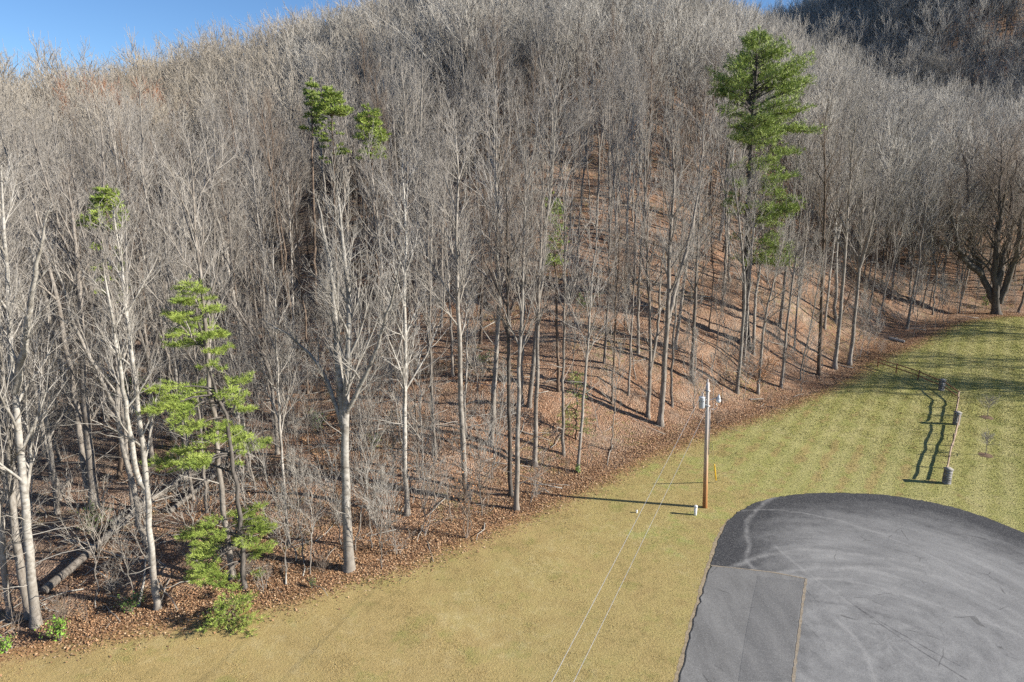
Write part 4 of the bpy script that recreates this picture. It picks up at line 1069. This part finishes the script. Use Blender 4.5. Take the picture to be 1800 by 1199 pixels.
def shrub(label, name, u, v, wpx, hpx, mat, seed, leaf=.07, n=420, stems=6, cat="shrub", group=None):
    rng = np.random.default_rng(seed); b = ground(u, v); ppm = 1200 / depth_of(b)
    w, h = wpx / ppm / 2, hpx / ppm
    P = np.zeros((stems, 5, 3)); a = rng.uniform(0, 6.28, stems); t = np.linspace(0, 1, 5)
    rr = w * rng.uniform(.2, .8, stems)
    P[:, :, 0] = np.cos(a)[:, None] * rr[:, None] * t ** 1.3; P[:, :, 1] = np.sin(a)[:, None] * rr[:, None] * t ** 1.3; P[:, :, 2] = h * rng.uniform(.7, 1, stems)[:, None] * t
    P[:, 1:] += rng.normal(0, .04 * h, (stems, 4, 3)); P[:, 0, 2] -= .1
    Rd = np.linspace(.022, .008, 5)[None] * np.ones((stems, 1)) * max(1, h * .35)
    S = Soup(); V, Q = tubes(P, Rd, 5); S.add(V, Q)
    BP, BR, BL = grow(rng, P, Rd, 8, .25, 1.0, (.4, 1.1), np.full((stems, 8), h * .3), 4, .2, .2, .7, .02, .004)
    V, Q = tubes(BP, BR, 3); S.add(V, Q)
    TP, TR, TL = grow(rng, BP, BR, 4, .3, 1.0, (.4, 1.1), np.repeat(BL[:, None] * .5, 4, 1), 3, .2, .2, .7, .02, .003)
    V, Q = tubes(TP, TR, 3); S.add(V, Q)
    root = empty(name, tuple(b)); tag(root, label, cat, group)
    link("stem", S.mesh(name + "_stem", M_TWIGB), root)
    i = rng.integers(0, len(TP), n); q = rng.uniform(.2, 1, n)[:, None]
    c = TP[i, 0] * (1 - q) + TP[i, 2] * q + rng.normal(0, leaf * .8, (n, 3))
    c[:, 2] = np.maximum(c[:, 2], .03)
    d = norm(rng.normal(0, 1, (n, 3)) + np.array([0, 0, .3])); e2 = norm(np.cross(d, rng.normal(0, 1, (n, 3))))
    s = (leaf * rng.uniform(.6, 1.2, n))[:, None]
    V = np.stack([c - d * s, c - e2 * s * .45, c + d * s, c + e2 * s * .45], 1).reshape(-1, 3)
    link("foliage", mesh_np(name + "_foliage", V, np.arange(4 * n).reshape(n, 4), mat, False), root)
    return root
shrub("russet-leaved beech sapling at the wood edge, right of the utility pole top", "beech_sapling", 1332, 690, 64, 72, M_LEAFO, 401, .075, 1500, 7, "sapling")
shrub("thin young oak holding dry tan leaves at the lawn edge below mid picture", "oak_sapling", 820, 948, 50, 120, M_LEAFO, 402, .08, 170, 5, "sapling")
shrub("low rounded laurel bush between the twin-stemmed tree and the fallen log", "laurel_bush", 165, 945, 75, 55, M_LEAFG, 403, .06, 900, 10)
shrub("bright green rhododendron at the lawn edge in the lower left corner", "rhododendron", 108, 1128, 50, 36, M_LEAFB, 404, .075, 420, 8)
shrub("small bright green bush at the left picture edge beside the lawn", "rhododendron", 12, 1150, 36, 28, M_LEAFB, 405, .075, 260, 6)
shrub("dark low bush between the slender forked white tree and the lawn corner", "laurel_bush", 232, 1078, 44, 34, M_LEAFG, 406, .06, 420, 7)
shrub("tiny green seedling at the litter edge left of the young pine's shadow", "evergreen_seedling", 548, 1036, 18, 18, M_LEAFG, 407, .05, 110, 3)
shrub("small yellow-green seedling at the foot of the thin right-leaning trunk", "evergreen_seedling", 1016, 834, 18, 12, M_LEAFB, 408, .07, 90, 3)
shrub("small green bush beside the broad dark tree at the lawn's far end", "laurel_bush", 1733, 545, 18, 24, M_LEAFB, 409, .12, 260, 5)
shrub("green laurel patch in the wood above the fallen log's top", "laurel_bush", 560, 760, 50, 36, M_LEAFG, 410, .08, 420, 7)
shrub("green laurel clump left of the straight slim white tree", "laurel_bush", 655, 790, 34, 28, M_LEAFG, 411, .08, 300, 6)
shrub("low mossy green bush on the slope under the reddish brown trunk", "laurel_bush", 850, 640, 44, 18, M_LEAFG, 412, .09, 200, 7)
shrub("dark green bush deep in the thicket at the left side", "laurel_bush", 225, 720, 60, 56, M_LEAFG, 413, .10, 600, 8)
shrub("green bush high up between trunks on the slope left of the sparse pine", "laurel_bush", 1030, 560, 50, 44, M_LEAFG, 414, .10, 300, 8)

# a far maple whose twigs glow russet
b = ground(275, 330); dmap = (-.52 * 118, 118.0)
for (mx, my, lab) in [(-63, 118, "russet-twigged maple crown among grey crowns at upper left, the redder one"), (-72, 119, "dull russet maple crown just left of the redder one at upper left")]:
    ms = variant(61 if "redder" in lab else 62, 20, .2, M_GREY, M_TWIGR, "spread", c0=.35, lf=.3, limbs=16, sec=6, ter=5, twg=4, tw_r=.014, low=2, detail=.5, sides=6)
    add_tree("maple_tree", lab, "tree", None, (mx, my, float(H(mx, my))), 0, 1.0, ms)

# ------------------------------------------------------------------ brush, fallen wood
def brush_mesh(seed, h, stems, mat):
    rng = np.random.default_rng(seed); S = Soup()
    a = rng.uniform(0, 6.28, stems); t = np.linspace(0, 1, 6); P = np.zeros((stems, 6, 3)); rr = h * rng.uniform(.05, .35, stems)
    P[:, :, 0] = np.cos(a)[:, None] * (rr[:, None] * t + .08); P[:, :, 1] = np.sin(a)[:, None] * (rr[:, None] * t + .08); P[:, :, 2] = h * rng.uniform(.5, 1, stems)[:, None] * t
    P[:, 1:] += rng.normal(0, .02 * h, (stems, 5, 3)); P[:, 0, 2] -= .1
    Rd = np.linspace(.018, .006, 6)[None] * np.ones((stems, 1)) * (h / 3) ** .5
    V, Q = tubes(P, Rd, 4); S.add(V, Q)
    BP, BR, BL = grow(rng, P, Rd, 9, .15, 1.0, (.5, 1.2), np.full((stems, 9), h * .24), 4, .3, .2, .7, .02, .005)
    V, Q = tubes(BP, BR, 3); C = Soup(); C.add(V, Q)
    TP, TR, TL = grow(rng, BP, BR, 5, .2, 1.0, (.5, 1.1), np.repeat(BL[:, None] * .45, 5, 1), 2, .2, .2, .8, .02, .004)
    V, F = spikes(TP[:, 0], TP[:, 1], TR[:, 0]); C.add(V, F)
    return S.mesh("brush_stem", mat), C.mesh("brush_twig", mat)
POLES = [variant(511, 8, .045, M_PALE, M_TWIGW, 'tall', c0=.3, lf=.24, limbs=12, sec=5, ter=4, twg=0, tw_r=.005, low=4, sides=6), variant(512, 6.5, .035, M_GREY, M_TWIG, 'fork', c0=.25, lf=.3, limbs=10, sec=5, ter=4, twg=0, tw_r=.005, low=4, sides=6),
         variant(513, 10, .06, M_PALE, M_TWIG, 'tall', c0=.4, lf=.22, limbs=13, sec=5, ter=4, twg=0, tw_r=.005, low=5, sides=6)]
BRS = [brush_mesh(501, 2.2, 5, M_TWIGN), brush_mesh(502, 3.4, 3, M_TWIGB), brush_mesh(503, 1.4, 7, M_TWIGB), brush_mesh(504, 4.6, 2, M_TWIGN)]
bsrc = []
for k, (u_, v_, lab) in enumerate([(700, 975, "grey many-stemmed bush at the lawn edge right of the big forked white tree"), (855, 905, "tall thin brown bush right of the young oak with dry leaves"),
                                   (470, 1020, "low brown bush at the lawn edge right of the young pine"), (930, 885, "thin two-stemmed grey sapling at the lawn edge beside the pole shadow's end")]):
    b = ground(u_, v_)
    t = empty("bare_shrub", tuple(b)); tag(t, lab, "shrub")
    bsrc.append((link("stem", BRS[k][0], t), link("twig", BRS[k][1], t)))
for k, (u_, v_, lab) in enumerate([(350, 1015, "thin pale young stem standing just left of the young pine's foot"), (672, 1000, "slim grey forked young stem at the lawn edge right of the big forked white tree"),
                                   (745, 880, "slim pale pole sapling between the slim white tree and the tall pale trunk")]):
    b = ground(u_, v_)
    t_, a_, b_ = add_tree("sapling", lab, "sapling", None, tuple(b), 0, 1, POLES[k]); bsrc.append((a_, b_))
rngB = np.random.default_rng(31)
x = rngB.uniform(-90, 95, 9000); y = rngB.uniform(26, 150, 9000); dd = edge_dist(x, y)
pr = np.where(x < 0, .72, .26) * np.where(dd < 4, 1.3, 1.0) * np.clip(1.35 - dd / 80, .25, 1)
ok = (dd > .4) & (rngB.uniform(0, 1, 9000) < pr); x, y = x[ok], y[ok]; zb = H(x, y); ok = in_view(x, y, zb, 1.1); x, y, zb = x[ok], y[ok], zb[ok]
lg = np.min(np.stack([np.hypot(x - a_, y - b_) for a_, b_ in [tuple(ground(*q)[:2]) for q in ((78, 1048), (120, 1012), (170, 975), (210, 940), (250, 905), (290, 880), (330, 855), (370, 832), (405, 812))]]), 0)
ub = 900 + 1200 * x / (y * math.cos(PITCH) + (CAM_H - zb) * math.sin(PITCH))
ok = (lg > 2.6) & ~((ub > 70) & (ub < 420) & (y < 44) & (rngB.uniform(0, 1, len(x)) < .6)); x, y, zb = x[ok], y[ok], zb[ok]
n = len(x)
scatter("understory_brush", np.column_stack([x, y, zb]), np.column_stack([rngB.normal(0, .1, n), rngB.normal(0, .1, n), rngB.uniform(0, 6.28, n)]), rngB.uniform(.5, 1.15, n),
        rngB.choice(7, n, p=[.13, .12, .16, .17, .16, .14, .12]).astype(np.int32), bsrc)

def sticks(n, seed):
    rng = np.random.default_rng(seed)
    x = rng.uniform(-60, 70, n * 6); y = rng.uniform(28, 105, n * 6); d_ = edge_dist(x, y)
    ok = (d_ > .3) & (rng.uniform(0, 1, n * 6) < np.where(x < 0, 1.0, .45)); x, y = x[ok][:n], y[ok][:n]; n = len(x)
    z_ = H(x, y); a = rng.uniform(0, 6.28, n); L = rng.gamma(2, .7, n) + .4
    t = np.linspace(0, 1, 4)[None]
    X_ = x[:, None] + np.cos(a)[:, None] * L[:, None] * t; Y_ = y[:, None] + np.sin(a)[:, None] * L[:, None] * t
    r = rng.uniform(.012, .035, n) * (.6 + L / 3)
    Z_ = H(X_, Y_) + r[:, None] + rng.uniform(0, .25, (n, 1)) * t + .03
    P = np.stack([X_, Y_, Z_], -1); P[:, 1:3] += rng.normal(0, .06, (n, 2, 3))
    V, Q, C = tubes(P, r[:, None] * np.linspace(1, .35, 4)[None], 4, True)
    return mesh_np("fallen_sticks", V, [Q, C], M_TWIG)
tag(link("fallen_sticks", sticks(2200, 41)), kind="stuff")

def log_thing(label, pts_px, wpx, lift, bark, taper=.45, name="fallen_log", branches=None, seed=1):
    rng = np.random.default_rng(seed)
    g = [ground(u, v) for u, v in pts_px]; b = g[0]; ppm = 1200 / depth_of(b)
    r = wpx * .5 / ppm
    P = np.array([q - b + np.array([0, 0, r * .8 + lf_]) for q, lf_ in zip(g, lift)])
    P, Rd = leader(rng, P, r, r * taper, n=16, flare=False, wob=.02, pw=1.0)
    root = empty(name, tuple(b)); tag(root, label, "fallen log")
    S = Soup(); S.tube(P, Rd, 10); link("trunk", S.mesh(name + "_trunk", bark), root)
    if branches:
        C = Soup(); branches(rng, C, P, Rd); link("branch", C.mesh(name + "_branch", M_TWIGW), root)
    return root
def splay(rng, C, P, Rd):
    BP, BR, BL = grow(rng, P, Rd, 44, .3, 1.0, (.08, .5), np.full((1, 44), 2.8), 6, .05, .06, .5, .02, .012)
    BP[..., 2] = np.maximum(BP[..., 2], .1 + .0 * BP[..., 2])
    V, Q = tubes(BP, BR, 5); C.add(V, Q)
    SP, SR, SL = grow(rng, BP, BR, 6, .2, 1, (.25, .8), np.repeat(BL[:, None] * .35, 6, 1), 4, .15, .12, .6, .012, .006)
    V, Q = tubes(SP, SR, 3); C.add(V, Q)
log_thing("long pale fallen tree lying up the slope behind the young pine", [(78, 1048), (170, 975), (250, 905), (330, 855), (405, 812)], 16, [.1, .25, .4, .5, .7], M_GREY, .5, "fallen_tree", splay, 51)
log_thing("shorter fallen trunk lying just below the top of the long fallen tree", [(300, 905), (350, 868), (420, 815)], 10, [.1, .2, .4], M_PALE, .5, "fallen_log", None, 52)
log_thing("thin fallen stem lying level right of the young pine's middle", [(500, 752), (560, 735), (625, 722)], 6, [.1, .3, .3], M_PALE, .5, "fallen_log", None, 53)
log_thing("dark mossy fallen log on the slope left of the dark brown trunk", [(868, 548), (840, 520), (822, 505)], 6, [0, 0, 0], M_DARK, .7, "fallen_log", None, 54)
log_thing("short cut pale log at the lawn's upper left corner near the fence end", [(1590, 603), (1577, 600), (1562, 596)], 5, [0, 0, 0], M_TWIGW, .9, "fallen_log", None, 55)
log_thing("white fallen branch on the litter right of the pole top", [(1318, 704), (1330, 703), (1342, 703)], 3, [0, 0, 0], M_WHITE, .6, "fallen_branch", None, 56)

# a bare tree whose shadow shows at the lower left stands at the near edge: the young trees along it are built above

# ------------------------------------------------------------------ utility pole
def m_pole():
    t = NT("weathered_pole_wood", .85, .2)
    v = t.coord("Object", (1, 1, .06)); n = t.noise(v, 14, 4, .65)
    sep = t.n("ShaderNodeSeparateXYZ"); t.l(t.coord("Object"), sep.inputs[0])
    h = t.math('ADD', t.math('DIVIDE', sep.outputs[2], 9.2), t.math('MULTIPLY', t.math('SUBTRACT', n, .5), .3))
    c = t.ramp(h, [(.0, (.28, .115, .035)), (.2, (.45, .235, .10)), (.42, (.56, .43, .31)), (.7, (.56, .52, .48)), (1, (.56, .545, .53))])
    c = t.mix(t.ramp(n, [(.35, .45), (.6, 0.0)]), c, (.16, .10, .06))
    t.color(c); t.bump(n, .4, .01); return t.m
def m_flat(name, c, rough=.5, spec=.4, metal=0.0, var=.12):
    t = NT(name, rough, spec); t.b.inputs["Metallic"].default_value = metal
    n = t.noise(t.coord("Object"), 12, 3, .6)
    t.color(t.mix(t.math('MULTIPLY', n, var * 2), c, tuple(q * .55 for q in c))); return t.m
M_POLE = m_pole()
M_CAN = m_flat("grey_enamel", (.52, .55, .58), .4); M_ALU = m_flat("aluminium", (.62, .63, .64), .35, .5, .6); M_PORC = m_flat("porcelain", (.55, .50, .46), .25, .6)
M_GLASS = m_flat("lamp_lens", (.72, .74, .74), .2, .6); M_YEL = m_flat("yellow_plastic", (.85, .52, .02), .45); M_WHT = m_flat("white_plastic", (.80, .80, .78), .45); M_STEEL = m_flat("galvanised_steel", (.35, .36, .37), .45, .5, .5)
M_BLACK = m_flat("black_rubber", (.05, .05, .05), .6)
pb = ground(1239, 893)
PB = empty("utility_pole", tuple(pb)); tag(PB, "tall wooden utility pole with orange base standing on the lawn by the driveway", "utility pole")
PH = 9.1
LEAN = -.05
PB.rotation_euler = (0, LEAN, 0)
def on_pole(h, dx=0.0, dy=0.0): return (pb[0] + LEAN * h + dx, pb[1] + dy, pb[2] + h)
S = Soup(); hs = np.linspace(-.5, PH, 14)
S.tube(np.stack([0 * hs, 0 * hs, hs], -1), np.interp(hs, [-.5, PH], [.17, .115]), 14); link("pole_shaft", S.mesh("pole_shaft", M_POLE), PB)
S = Soup(); S.tube([(0, 0, PH), (0, 0, PH + .06), (0, 0, PH + .16), (0, 0, PH + .24)], [.06, .05, .06, .03], 10); link("insulator", S.mesh("insulator", M_PORC), PB)
S = Soup(); S.tube([(.16, -.08, hh) for hh in (4.0, 5.6, 7.3)], [.024] * 3, 8); link("conduit", S.mesh("conduit", M_STEEL), PB)
S = Soup(); S.box((0, 0, PH - .55), (.30, .32, .05)); S.box((0, 0, PH - 1.6), (.31, .33, .05)); link("bracket", S.mesh("bracket", M_STEEL, False), PB)
# meter-like service drip loop
th = np.linspace(-2.6, 1.2, 12); S = Soup(); S.tube(np.stack([.42 + .22 * np.cos(th), -.1 + 0 * th, PH - 1.65 + .2 * np.sin(th)], -1), np.full(12, .018), 6); link("drip_loop", S.mesh("drip_loop", M_ALU), PB)

TR = empty("transformer", on_pole(PH - 1.75, -.38, -.05)); tag(TR, "grey cylindrical transformer can hung on the left side of the utility pole", "transformer")
a = np.array([0, .05, .9, .95, .96, 1.0, 1.05]); rr = np.array([.19, .22, .22, .24, .24, .18, .02]) * .92
S = Soup(); S.tube(np.stack([0 * a, 0 * a, a * .78], -1), rr, 20); link("tank", S.mesh("tank", M_CAN), TR)
S = Soup(); S.tube(np.array([(.06, -.02, .78), (.06, -.02, .86), (.06, -.02, .93), (.06, -.02, 1.0), (.06, -.02, 1.07)]), [.05, .062, .045, .058, .02], 10); link("bushing", S.mesh("bushing", M_PORC), TR)
S = Soup(); S.box((.235, .02, .55), (.10, .16, .06)); S.box((.235, .02, .2), (.10, .16, .06)); link("hanger", S.mesh("hanger", M_STEEL, False), TR)
for k in range(3):
    an = 3.6 + k * .7; S = Soup(); S.tube([(.20 * math.cos(an), .20 * math.sin(an), .5), (.26 * math.cos(an), .26 * math.sin(an), .5)], [.03, .02], 8); link("terminal", S.mesh("terminal", M_BLACK), TR)
TR.rotation_euler = (0, LEAN, 0)

LT = empty("area_light", on_pole(PH - 1.25, .11, -.02)); tag(LT, "white dusk lamp on a curved arm at the right side of the utility pole", "lamp")
S = Soup(); S.tube([(0, 0, 0), (.18, 0, .08), (.40, 0, .16), (.58, 0, .16)], [.025] * 4, 8); link("arm", S.mesh("arm", M_ALU), LT)
S = Soup(); S.tube([(.62, 0, .10), (.62, 0, .22), (.62, 0, .30), (.62, 0, .40)], [.13, .12, .08, .04], 16); link("housing", S.mesh("housing", M_CAN), LT)
S = Soup(); S.tube([(.62, 0, -.16), (.62, 0, -.10), (.62, 0, 0), (.62, 0, .10)], [.06, .14, .17, .15], 16); link("lens", S.mesh("lens", M_GLASS), LT)
S = Soup(); S.tube([(.62, 0, .40), (.62, 0, .46)], [.035, .03], 8); link("photocell", S.mesh("photocell", M_STEEL), LT)

def wire(label, p0, p1, ext, r, sag):
    p0 = np.array(p0); p1 = np.array(p1); d = p1 - p0; e_ = p0 + d * ext
    t = np.linspace(0, 1, 40)[:, None]; P = p0 + (e_ - p0) * t; P[:, 2] -= sag * 4 * (t * (1 - t))[:, 0]
    S = Soup(); S.tube(P - p0, np.full(40, r), 6)
    o = link("overhead_wire", S.mesh("overhead_wire", M_ALU)); o.location = p0
    tag(o, label, "wire", "wires running from the utility pole")
wire("upper left bare aluminium wire running from the utility pole top towards the lower edge", on_pole(PH + .02, .0), (1.19, 17.2, 8.15), 1.5, .009, .12)
wire("lower right aluminium wire running from below the transformer towards the lower edge", on_pole(PH - 1.85, -.1, -.15), (1.88, 18.5, 6.75), 1.5, .009, .12)

gb = ground(1259, 849); gt = np.array(on_pole(7.2, .1))
GW = empty("guy_wire", tuple(gb)); tag(GW, "steel guy wire with a yellow plastic guard, anchored in the lawn right of the pole", "guy wire")
gd = (gt - gb) / np.linalg.norm(gt - gb)
S = Soup(); S.tube([gd * -.3, gd * 2, gt - gb], [.006] * 3, 5); link("cable", S.mesh("cable", M_STEEL), GW)
gl = np.array([-.16, -.05, 1.0]); gl = gl / np.linalg.norm(gl)
S = Soup(); S.tube([gd * .25 + .02 * gd, gd * 1.2, gd * 2.3], [.05, .05, .045], 8); link("guard", S.mesh("guard", M_YEL), GW)
S = Soup(); S.tube([gd * -.3, gd * .3], [.018, .018], 8); link("anchor_rod", S.mesh("anchor_rod", M_STEEL), GW)

vb = ground(1222, 906)
VP = empty("vent_pipe", tuple(vb)); tag(VP, "short white pipe with a cap standing beside the utility pole base", "pipe")
S = Soup(); S.tube([(0, 0, -.2), (0, 0, .62)], [.10, .10], 16); link("pipe_body", S.mesh("pipe_body", M_WHT), VP)
S = Soup(); S.tube([(0, 0, .60), (0, 0, .70), (0, 0, .735)], [.125, .125, .09], 16); link("pipe_cap", S.mesh("pipe_cap", M_WHT), VP)
cb = ground(1119, 903)
CP = empty("cleanout_stub", tuple(cb)); tag(CP, "tiny white capped stub in the lawn left of the white pipe", "pipe")
S = Soup(); S.tube([(0, 0, -.1), (0, 0, .17)], [.055, .055], 12); link("stub_body", S.mesh("stub_body", M_WHT), CP)
S = Soup(); S.tube([(0, 0, .165), (0, 0, .22)], [.07, .065], 12); link("stub_cap", S.mesh("stub_cap", M_WHT), CP)

# ------------------------------------------------------------------ fence with stone columns
def m_stone():
    t = NT("column_stone", .9, .2); g = t.n("ShaderNodeNewGeometry"); n = t.noise(t.coord("Object"), 16, 4, .6)
    c = t.ramp(g.outputs["Random Per Island"], [(0, (.13, .13, .135)), (.5, (.22, .22, .225)), (1, (.33, .325, .32))])
    t.color(t.mix(t.math('MULTIPLY', n, .5), c, (.12, .12, .125))); t.bump(n, .5, .02); return t.m
M_STONE = m_stone(); M_CAP = m_simple("cap_stone", (.22, .21, .19), (.33, .315, .29), 8, .85); M_MORT = m_simple("mortar", (.10, .10, .10), (.15, .15, .15), 20)
M_RAIL = m_simple("weathered_rail", (.20, .145, .105), (.34, .265, .20), 5, .85); M_RUST = m_simple("brown_rail", (.17, .085, .05), (.30, .16, .095), 5, .85)
def column(label, u, v, hgt, seed):
    rng = np.random.default_rng(seed); b = ground(u, v)
    root = empty("stone_column", tuple(b), rng.uniform(-.05, .05)); tag(root, label, "column", "stone columns of the rail fence")
    w = .40
    S = Soup(); S.box((0, 0, hgt / 2 - .05), (w - .05, w - .05, hgt - .04)); link("core", S.mesh("core", M_MORT, False), root)
    S = Soup(); z_ = 0.0
    while z_ < hgt - .02:
        hh = min(rng.uniform(.13, .24), hgt - z_)
        for side in range(4):
            x_ = -w / 2
            Mr = Matrix.Rotation(side * math.pi / 2, 3, 'Z')
            while x_ < w / 2 - .02:
                ww = min(rng.uniform(.16, .38), w / 2 - x_)
                if w / 2 - x_ - ww < .1: ww = w / 2 - x_
                c = Mr @ Vector((x_ + ww / 2, -w / 2 + .02 + rng.uniform(-.012, .006), z_ + hh / 2))
                S.box(tuple(c), (ww - .018, .09, hh - .018), Mr, .006, rng)
                x_ += ww
        z_ += hh
    link("stone_facing", S.mesh("stone_facing", M_STONE, False), root)["kind"] = "stuff"
    S = Soup(); S.box((0, 0, hgt + .045), (w + .10, w + .10, .09), None, .006, rng); link("cap", S.mesh("cap", M_CAP, False), root)
    return b
c1 = column("stone column at the near end of the rail fence, closest to the driveway", 1663, 851, 1.16, 61)
c2 = column("stone column halfway along the near run of the rail fence", 1680, 747, 1.16, 62)
c3 = column("stone column on the far run of the rail fence, just beyond the corner post", 1654, 687, 1.16, 63)
corner = ground(1683, 707); p3 = ground(1613, 669); p4 = ground(1575, 656); p5 = ground(1543, 645)
FE = empty("rail_fence", tuple(c1)); tag(FE, "two-rail wooden fence running from the driveway to the wood edge", "fence")
rngP = np.random.default_rng(9)
def post(p, h, mat, w=.12):
    q = np.array(p) - c1; S = Soup(); tl = rngP.normal(0, .015, 2)
    S.tube([(q[0], q[1], q[2] - .3), (q[0] + tl[0], q[1] + tl[1], q[2] + h * .6), (q[0] + tl[0] * 2, q[1] + tl[1] * 2, q[2] + h)], [w * .62, w * .6, w * .55], 6); link("post", S.mesh("post", mat), FE)
def rail(a, b, h, mat):
    a = np.array(a) - c1 + np.array([0, 0, h]); b = np.array(b) - c1 + np.array([0, 0, h]); S = Soup()
    m = (a + b) / 2 + np.array([rngP.normal(0, .02), rngP.normal(0, .02), rngP.normal(-.02, .02)])
    S.tube([a, a * .75 + m * .25, m, b * .75 + m * .25, b], [.05, .058, .06, .058, .05], 6); link("rail", S.mesh("rail", mat), FE)
def bays(a, b, n, mat_p, mat_r, jog=0.0, skip_first=True, skip_last=True):
    pts = []
    for k in range(n + 1):
        t = k / n; q = a + (b - a) * t; q = q + np.array([rngP.normal(0, jog), 0, 0]) * (0 < k < n); q[2] = float(H(q[0], q[1])); pts.append(q)
    for k in range(n + 1):
        if (k == 0 and skip_first) or (k == n and skip_last): continue
        post(pts[k], 1.15, mat_p)
    for k in range(n):
        for hh in (.55, 1.0): rail(pts[k] + np.array([rngP.normal(0, .012), 0, 0]), pts[k + 1] + np.array([rngP.normal(0, .012), 0, 0]), hh + rngP.normal(0, .02), mat_r)
bays(c1 + np.array([.05, .35, 0]), c2 - np.array([.05, .35, 0]), 5, M_RAIL, M_RAIL, .03)
bays(c2 + np.array([.05, .35, 0]), corner, 3, M_RAIL, M_RAIL, .03, True, False)
bays(corner, c3 + np.array([.1, -.32, 0]), 1, M_RUST, M_RUST)
bays(c3 + np.array([-.05, .32, 0]), p3, 1, M_RUST, M_RUST, 0, True, False)
bays(p3, p4, 1, M_RUST, M_RUST, 0, True, False); bays(p4, p5, 1, M_RUST, M_RUST, 0, True, False)

# ------------------------------------------------------------------ young trees planted in the lawn
M_MULCH = m_simple("mulch", (.10, .065, .045), (.24, .17, .12), 9, .95, .1)
def young(label, u, v, hpx, seed):
    b = ground(u, v); ht = hpx / (1200 / depth_of(b)); rng = np.random.default_rng(seed)
    pts = [(0, 0, -.2), (.02, 0, ht * .5), (.06, 0, ht)]
    L = [leader(rng, pts, .035, .008, wob=.01)]
    m = bare_meshes("young_tree", rng, L, ht, M_GREY, M_TWIGN, limbs=18, c0=.55, lf=.45, ang=(.6, 1.2), up=.25, sec=4, ter=3, twg=2, tw_r=.0028, low=0)
    add_tree("young_tree", label, "tree", None, tuple(b), rng.uniform(0, 6), 1, m)
    th = np.arange(20) / 20 * 6.283; r = .55 * rng.uniform(.85, 1.12, 20)
    x_ = b[0] + r * np.cos(th); y_ = b[1] + r * np.sin(th)
    V = np.concatenate([np.column_stack([x_, y_, H(x_, y_) + .035]), [[b[0], b[1], b[2] + .11]]]) - b
    i = np.arange(20); o = link("mulch_ring", mesh_np("mulch_ring", V, np.stack([i, (i + 1) % 20, np.full(20, 20)], -1), M_MULCH)); o.location = b
    tag(o, "mulch ring round the base of the " + ("nearer" if "nearer" in label else "farther") + " young tree beside the fence", "mulch ring")
young("farther young staked tree with a wispy crown beside the fence", 1735, 735, 34, 71)
young("nearer young tree with a wispy crown beside the fence", 1732, 801, 38, 72)
